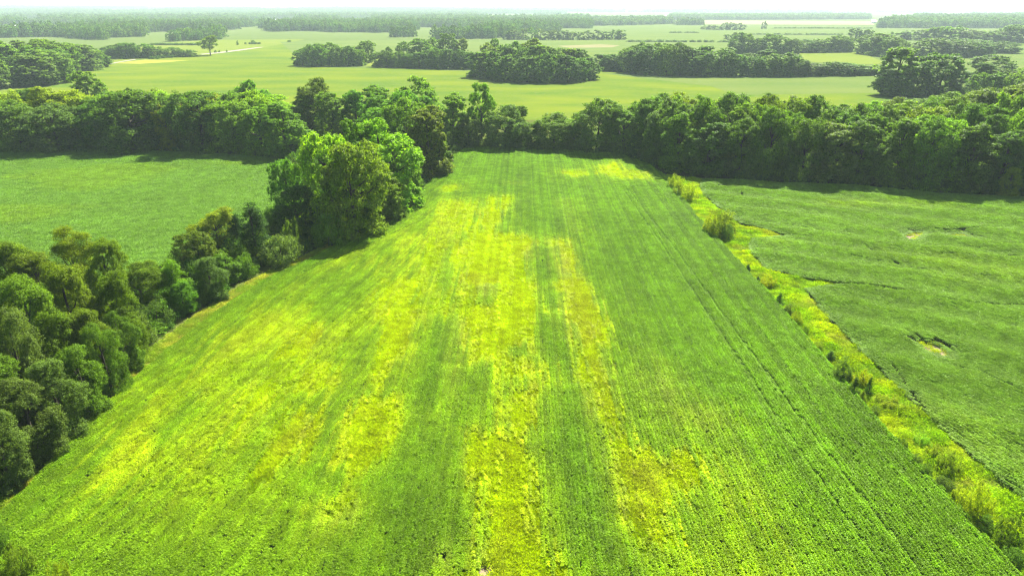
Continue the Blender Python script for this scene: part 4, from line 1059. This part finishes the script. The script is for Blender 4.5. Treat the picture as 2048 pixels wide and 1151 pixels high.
wig = (fbm(x, y, 5., 50, 2) - .5) * 2.2
for wdt, pl in GAPS:
    gap |= segdist(poly(pl), x, y, False) + wig * .3 < wdt * (.95 * fbm(x, y, 4.5, 51, 2) - .1)
RB = [(1.0, 1.3, [(1806, 474), (1826, 468), (1842, 468), (1846, 472), (1832, 484), (1812, 484)]), (.9, 1.3, [(1890, 472), (1924, 470), (1940, 478), (1905, 476)]), (1.0, 1.3, [(1838, 694), (1870, 694), (1900, 712), (1888, 720), (1850, 706)]), (.7, .6, [(1436, 375), (1470, 377), (1466, 380), (1440, 378)])]
rb = patches(RB, x, y, .5, 53, 0.)
edge = sdist(P_RIGHT, x, y)
wy = patches([(.8, 1.5, [(1700, 408), (1760, 412), (1720, 420), (1670, 416)]), (.7, 2., [(1640, 410), (1900, 412), (1890, 418), (1650, 416)]), (.5, 4., [(1800, 520), (2048, 540), (2048, 570), (1900, 560)]), (.5, 3., [(1880, 830), (1990, 880), (2048, 940), (1980, 930)]), (.6, 1.5, [(1540, 486), (1560, 490), (1560, 500), (1540, 496)])], x, y, 2., 55)
swell = .5 + .5 * np.sin((y + .55 * x) * .55 + 5 * fbm(x, y, 18., 57, 2))
keep = ~gap & (rb < .62) & (edge + wig * .6 > .2) & (rng.random(len(x)) > .02)
lam = fbm(x, y, 12., 59, 3)[:, None]
ct = np.array([.150, .268, .022]) * (.85 + .35 * lam)
q = (wy * (.3 + .9 * fbm(x, y, 3., 60, 2)))[:, None].clip(0, .9); ct = ct * (1 - q) + C_LIME * 1.0 * q
ct *= rng.uniform(.88, 1.12, (len(x), 1))
hgt = rng.uniform(.95, 1.07, len(x)) * (.84 + .36 * swell) * (.92 + .2 * fbm(x, y, 2.2, 61, 2)) * (1 - .55 * smooth(.02, .5, rb)) * (1 - .2 * wy) * (.6 + .4 * smooth(0., 2.2, edge + wig * .5))
wid = rng.uniform(1., 1.25, len(x))
yaw = math.radians(16) + rng.choice([0, math.pi], len(x)) + rng.normal(0, .15, len(x))
k = keep
build_crop('right_soybean_crop', 'dense soybean canopy with dark gaps filling the right field', x[k], y[k], np.full(k.sum(), .2), yaw[k], np.stack([wid, wid, hgt * 1.15], 1)[k], SOY + rng.integers(0, 6, k.sum()), ct[k])
for st, so, pl in RB: sheet('bare_soil_patch', pl, M_dirt, z=.24)
# weeds in the bare spots
mm = (rb > .3) & (rng.random(len(x)) < .16)
k = mm
build_crop('right_field_weeds', 'sparse yellow weeds on the bare spots of the right field', x[k], y[k], np.full(k.sum(), .24), yaw[k], np.stack([wid, wid, wid * .5], 1)[k], WEED + rng.integers(0, 5, k.sum()), np.tile(C_YEL * .9, (k.sum(), 1)))

# --- left field
x, y = rows(P_LEFT, 24., .75, 1.1, 15, jx=.1)
m = (x > -330); x, y = x[m], y[m]
gap = np.zeros(len(x), bool)
for wdt, pl in [(.5, [(52, 347), (70, 356), (80, 366), (86, 376)]), (.4, [(42, 353), (54, 364), (61, 377)]), (.5, [(0, 333), (25, 337), (50, 346)]), (.5, [(140, 318), (168, 329)]), (.4, [(168, 318), (206, 334)])]:
    gap |= segdist(poly(pl), x, y, False) < wdt
lam = fbm(x, y, 22., 65, 3)[:, None]
ct = np.array([.120, .230, .026]) * (.85 + .32 * lam)
q = smooth(.52, .72, fbm(x * .6, y * 1.5, 24., 67, 3))[:, None] * .35; ct = ct * (1 - q) + C_LIME * .8 * q
ct *= rng.uniform(.9, 1.1, (len(x), 1))
k = ~gap
build_crop('left_soybean_crop', 'even soybean canopy filling the left field', x[k], y[k], np.full(k.sum(), .2), (math.radians(-24) + rng.choice([0, math.pi], len(x)))[k],
           np.stack([np.full(len(x), 1.), np.full(len(x), 1.), rng.uniform(.88, 1.14, len(x)) * (.9 + .2 * fbm(x, y, 6., 68, 2))], 1)[k], CANO + rng.integers(0, 4, k.sum()), ct[k])

# --- grass strip and verge
def tufts(P, dens, seed):
    r = np.random.default_rng(seed); lo = P.min(0); hi = P.max(0); n = int((hi[0] - lo[0]) * (hi[1] - lo[1]) * dens)
    x = r.uniform(lo[0], hi[0], n); y = r.uniform(lo[1], hi[1], n); m = inside(P, x, y); return x[m], y[m]
x, y = tufts(P_STRIP, 6.0, 21)
e = segdist(P_MAIN, x, y)             # metres from the main field: mown near it, rank beyond
rank = smooth(1.0, 2.6, e + (fbm(x, y, 3., 70, 2) - .5) * 1.5)
lam = fbm(x, y, 3.5, 71, 3)
q = smooth(.4, .65, lam)[:, None]
ct = C_LIME * 1.2 * (1 - q) + C_YEL * 1.0 * q
t2 = (smooth(.58, .75, fbm(x, y, 2.4, 73, 3)) * (.25 + .3 * rank))[:, None]
ct = ct * (1 - t2) + C_TAN * .75 * t2
g2 = (smooth(.48, .62, fbm(x, y, 3., 75, 3)))[:, None] * .5
ct = ct * (1 - g2) + np.array([.10, .22, .008]) * g2
ct *= rng.uniform(.8, 1.2, (len(x), 1))
h = (.35 + .3 * rng.random(len(x))) * (1 - rank) + rank * (.45 + .95 * smooth(.35, .75, fbm(x, y, 2.0, 77, 3)) * rng.uniform(.6, 1.1, len(x)))
build_crop('rank_grass', 'rank yellow-green grass and weeds along the strip', x, y, np.full(len(x), .17), rng.uniform(0, 6.28, len(x)), np.stack([1.1 + .3 * rank, 1.1 + .3 * rank, h], 1), WEED + rng.integers(0, 5, len(x)), ct)
x, y = tufts(P_VERGE, 7.0, 22)
q = smooth(.4, .65, fbm(x, y, 2.5, 79, 3))[:, None]
ct = np.array([.20, .30, .012]) * (1 - q) + np.array([.33, .35, .03]) * q
t2 = smooth(.6, .75, fbm(x, y, 1.8, 81, 3))[:, None] * .4
ct = ct * (1 - t2) + C_TAN * .7 * t2
ct *= rng.uniform(.82, 1.18, (len(x), 1))
build_crop('verge_grass', 'short pale grass verge between hedgerow and main field', x, y, np.full(len(x), .18), rng.uniform(0, 6.28, len(x)), np.stack([np.full(len(x), 1.), np.full(len(x), 1.), rng.uniform(.3, .6, len(x))], 1), WEED + rng.integers(0, 5, len(x)), ct)

# ------------------------------------------------------------------ white truck by the gravel track
M_white = plain('white_paint', (.80, .80, .79), .3, noise=.03)
M_glass = plain('dark_glass', (.02, .025, .03), .08, noise=.05, spec=.6)
M_tyre = plain('tyre_rubber', (.025, .025, .025), .85)
M_rim = plain('wheel_rim', (.45, .45, .46), .35, .8)
M_lamp = plain('lamp_glass', (.75, .73, .66), .15, noise=.03)
M_red = plain('red_lamp', (.45, .03, .02), .25, noise=.03)
gx0, gy0 = G(212, 127.5)
tr = bpy.data.objects.new('pickup_truck', None); COL.objects.link(tr); tr.location = (gx0, gy0, .07); tr.rotation_euler = (0, 0, math.radians(172))
tag(tr, 'white pickup truck parked where the gravel track meets the field', 'truck')
b = MB()
b.prism([(-2.95, .5), (-2.95, 1.05), (-.75, 1.1), (-.75, 1.15), (1.05, 1.15), (2.5, 1.08), (2.85, .95), (2.9, .5), (2.3, .42), (-2.4, .42)], -.98, .98)
b.build('body', M_white, tr)
c_ = MB().prism([(-.72, 1.153), (-.62, 1.82), (-.3, 1.9), (.55, 1.9), (.85, 1.8), (1.4, 1.153)], -.86, .86).build('cab', M_white, tr)
MB().prism([(-.5, 1.25), (-.42, 1.72), (.52, 1.76), (1.05, 1.25)], -.872, -.862).build('side_window', M_glass, c_)
MB().prism([(-.5, 1.25), (-.42, 1.72), (.52, 1.76), (1.05, 1.25)], .862, .872).build('side_window', M_glass, c_)
MB().add([(.93, -.76, 1.765), (.93, .76, 1.765), (1.40, .76, 1.20), (1.40, -.76, 1.20)], [(0, 3, 2, 1)]).build('windscreen', M_glass, c_)
MB().box(-2.9, -.85, -.9, -.82, 1.06, 1.3).box(-2.9, -.85, .82, .9, 1.06, 1.3).box(-2.94, -2.86, -.82, .82, 1.06, 1.3).build('bed_side', M_white, tr)
for sx__, sy in ((1.85, -.93), (1.85, .93), (-1.85, -.93), (-1.85, .93)):
    wh = MB(); wh.tube([(0, -.13, 0), (0, .13, 0)], [.4, .4], 16)
    wh.add([(.4 * math.cos(k * math.pi / 8), s_ * .13, .4 * math.sin(k * math.pi / 8)) for s_ in (-1, 1) for k in range(16)], [tuple(range(16)), tuple(range(31, 15, -1))])
    wo_ = wh.build('wheel', M_tyre, tr, (sx__, sy, .4))
    rm = MB().add([(.24 * math.cos(k * math.pi / 6), s_ * .14, .24 * math.sin(k * math.pi / 6)) for s_ in (-1, 1) for k in range(12)], [tuple(range(12)), tuple(range(23, 11, -1))])
    rm.build('rim', M_rim, wo_)
for sy in (-.7, .7):
    MB().box(2.86, 2.92, sy - .18, sy + .18, .72, .92).build('headlight', M_lamp, tr)
    MB().box(-2.98, -2.94, sy - .1, sy + .1, .75, 1.0).build('tail_light', M_red, tr)
MB().box(2.88, 3.02, -.95, .95, .42, .62).build('bumper', M_rim, tr)

# ------------------------------------------------------------------ far farm buildings
M_roofw = plain('white_metal_roof', (.75, .75, .74), .4, noise=.05)
M_roofg = plain('grey_roof', (.33, .32, .31), .7)
M_wallw = plain('pale_siding', (.62, .60, .56), .7, noise=.08)
M_wallb = plain('brick_wall', (.30, .20, .15), .85)
M_door = plain('grey_door', (.2, .2, .2), .6)
def building(px, py, L, Wd, Hh, rz, roof, wall, label, cat='barn'):
    gx_, gy_ = G(px, py)
    e = bpy.data.objects.new('farm_building' if cat != 'house' else 'farm_house', None); COL.objects.link(e)
    e.location = (gx_, gy_, float(hill(gx_, gy_))); e.rotation_euler = (0, 0, math.radians(rz))
    tag(e, label, cat, 'farm buildings far off among the woods')
    MB().prism([(-Wd / 2, -.5), (Wd / 2, -.5), (Wd / 2, Hh), (0, Hh + Wd * .22), (-Wd / 2, Hh)], -L / 2, L / 2).build('wall', wall, e)
    z1 = Hh + Wd * .22
    rf = MB().prism([(-Wd / 2 - .5, Hh - .1), (0, z1 + .12), (Wd / 2 + .5, Hh - .1), (Wd / 2 + .5, Hh + .15), (0, z1 + .4), (-Wd / 2 - .5, Hh + .15)], -L / 2 - .5, L / 2 + .5).build('roof', roof, e)
    for s in (-1, 1):
        for k in range(max(2, int(L // 7))):
            yy = -L / 2 + (k + .5) * L / max(2, int(L // 7))
            if k == 0: MB().box(s * Wd / 2 - .06, s * Wd / 2 + .06, yy - 1.2, yy + 1.2, 0, min(2.8, Hh * .8)).build('door', M_door, e)
            else: MB().box(s * Wd / 2 - .05, s * Wd / 2 + .05, yy - .7, yy + .7, 1.1, 2.3).build('window', M_glass, e)
    if cat == 'house': MB().box(-.5, .5, L * .2, L * .2 + 1, z1 - .6, z1 + 1.6).build('chimney', M_wallb, rf)
building(166, 57.5, 42, 15, 5.0, 80, M_roofw, M_wallw, 'long white-roofed barn at the right end of the pale far-left field')
building(60, 57.2, 70, 14, 3.5, 88, M_roofw, M_wallw, 'very long low white shed on the pale far-left field')
building(302, 46.5, 22, 11, 5., 60, M_roofw, M_wallw, 'small white-roofed building in the far clearing, upper left')
building(463, 27, 30, 14, 7., 75, M_roofw, M_wallw, 'faint white-roofed building near the skyline, left of centre', 'house')
building(545, 43.5, 26, 12, 5., 85, M_roofw, M_wallw, 'left pale building in the far settlement left of centre', 'house')
building(572, 44, 22, 11, 5., 70, M_roofw, M_wallw, 'right pale building in the far settlement left of centre', 'house')
building(782, 43.5, 34, 14, 5., 85, M_roofw, M_wallw, 'pale building in the clearing above the hedge')
building(1366, 36, 46, 18, 6., 85, M_roofw, M_wallw, 'hazy white building beyond the pale fields, upper right')
building(1330, 36, 30, 16, 6., 85, M_roofw, M_wallw, 'hazy white building left of the other beyond pale fields')
building(1648, 37, 50, 18, 6., 88, M_roofw, M_wallw, 'hazy long building at the far edge of the pale fields')
building(1585, 35.5, 36, 16, 6., 80, M_roofg, M_wallw, 'hazy grey-roofed building far off above the lone field tree')
building(1747, 46, 14, 10, 5., 70, M_roofw, M_wallw, 'tiny white building at the left tip of the right far wood')

# ------------------------------------------------------------------ haze
m, t, out = new_mat('haze_air')
pv = t.nodes.new('ShaderNodeVolumePrincipled')
pv.inputs['Color'].default_value = (.66, .81, .85, 1); pv.inputs['Density'].default_value = .0001; pv.inputs['Anisotropy'].default_value = .1
t.links.new(pv.outputs[0], out.inputs['Volume'])
hz = MB().box(-9990, 9990, -400, 9990, -1.5, 78).build('haze', m)
tag(hz, 'thin pale summer haze over the whole farmland', 'haze', None, 'stuff')
print('objects', len(bpy.data.objects))
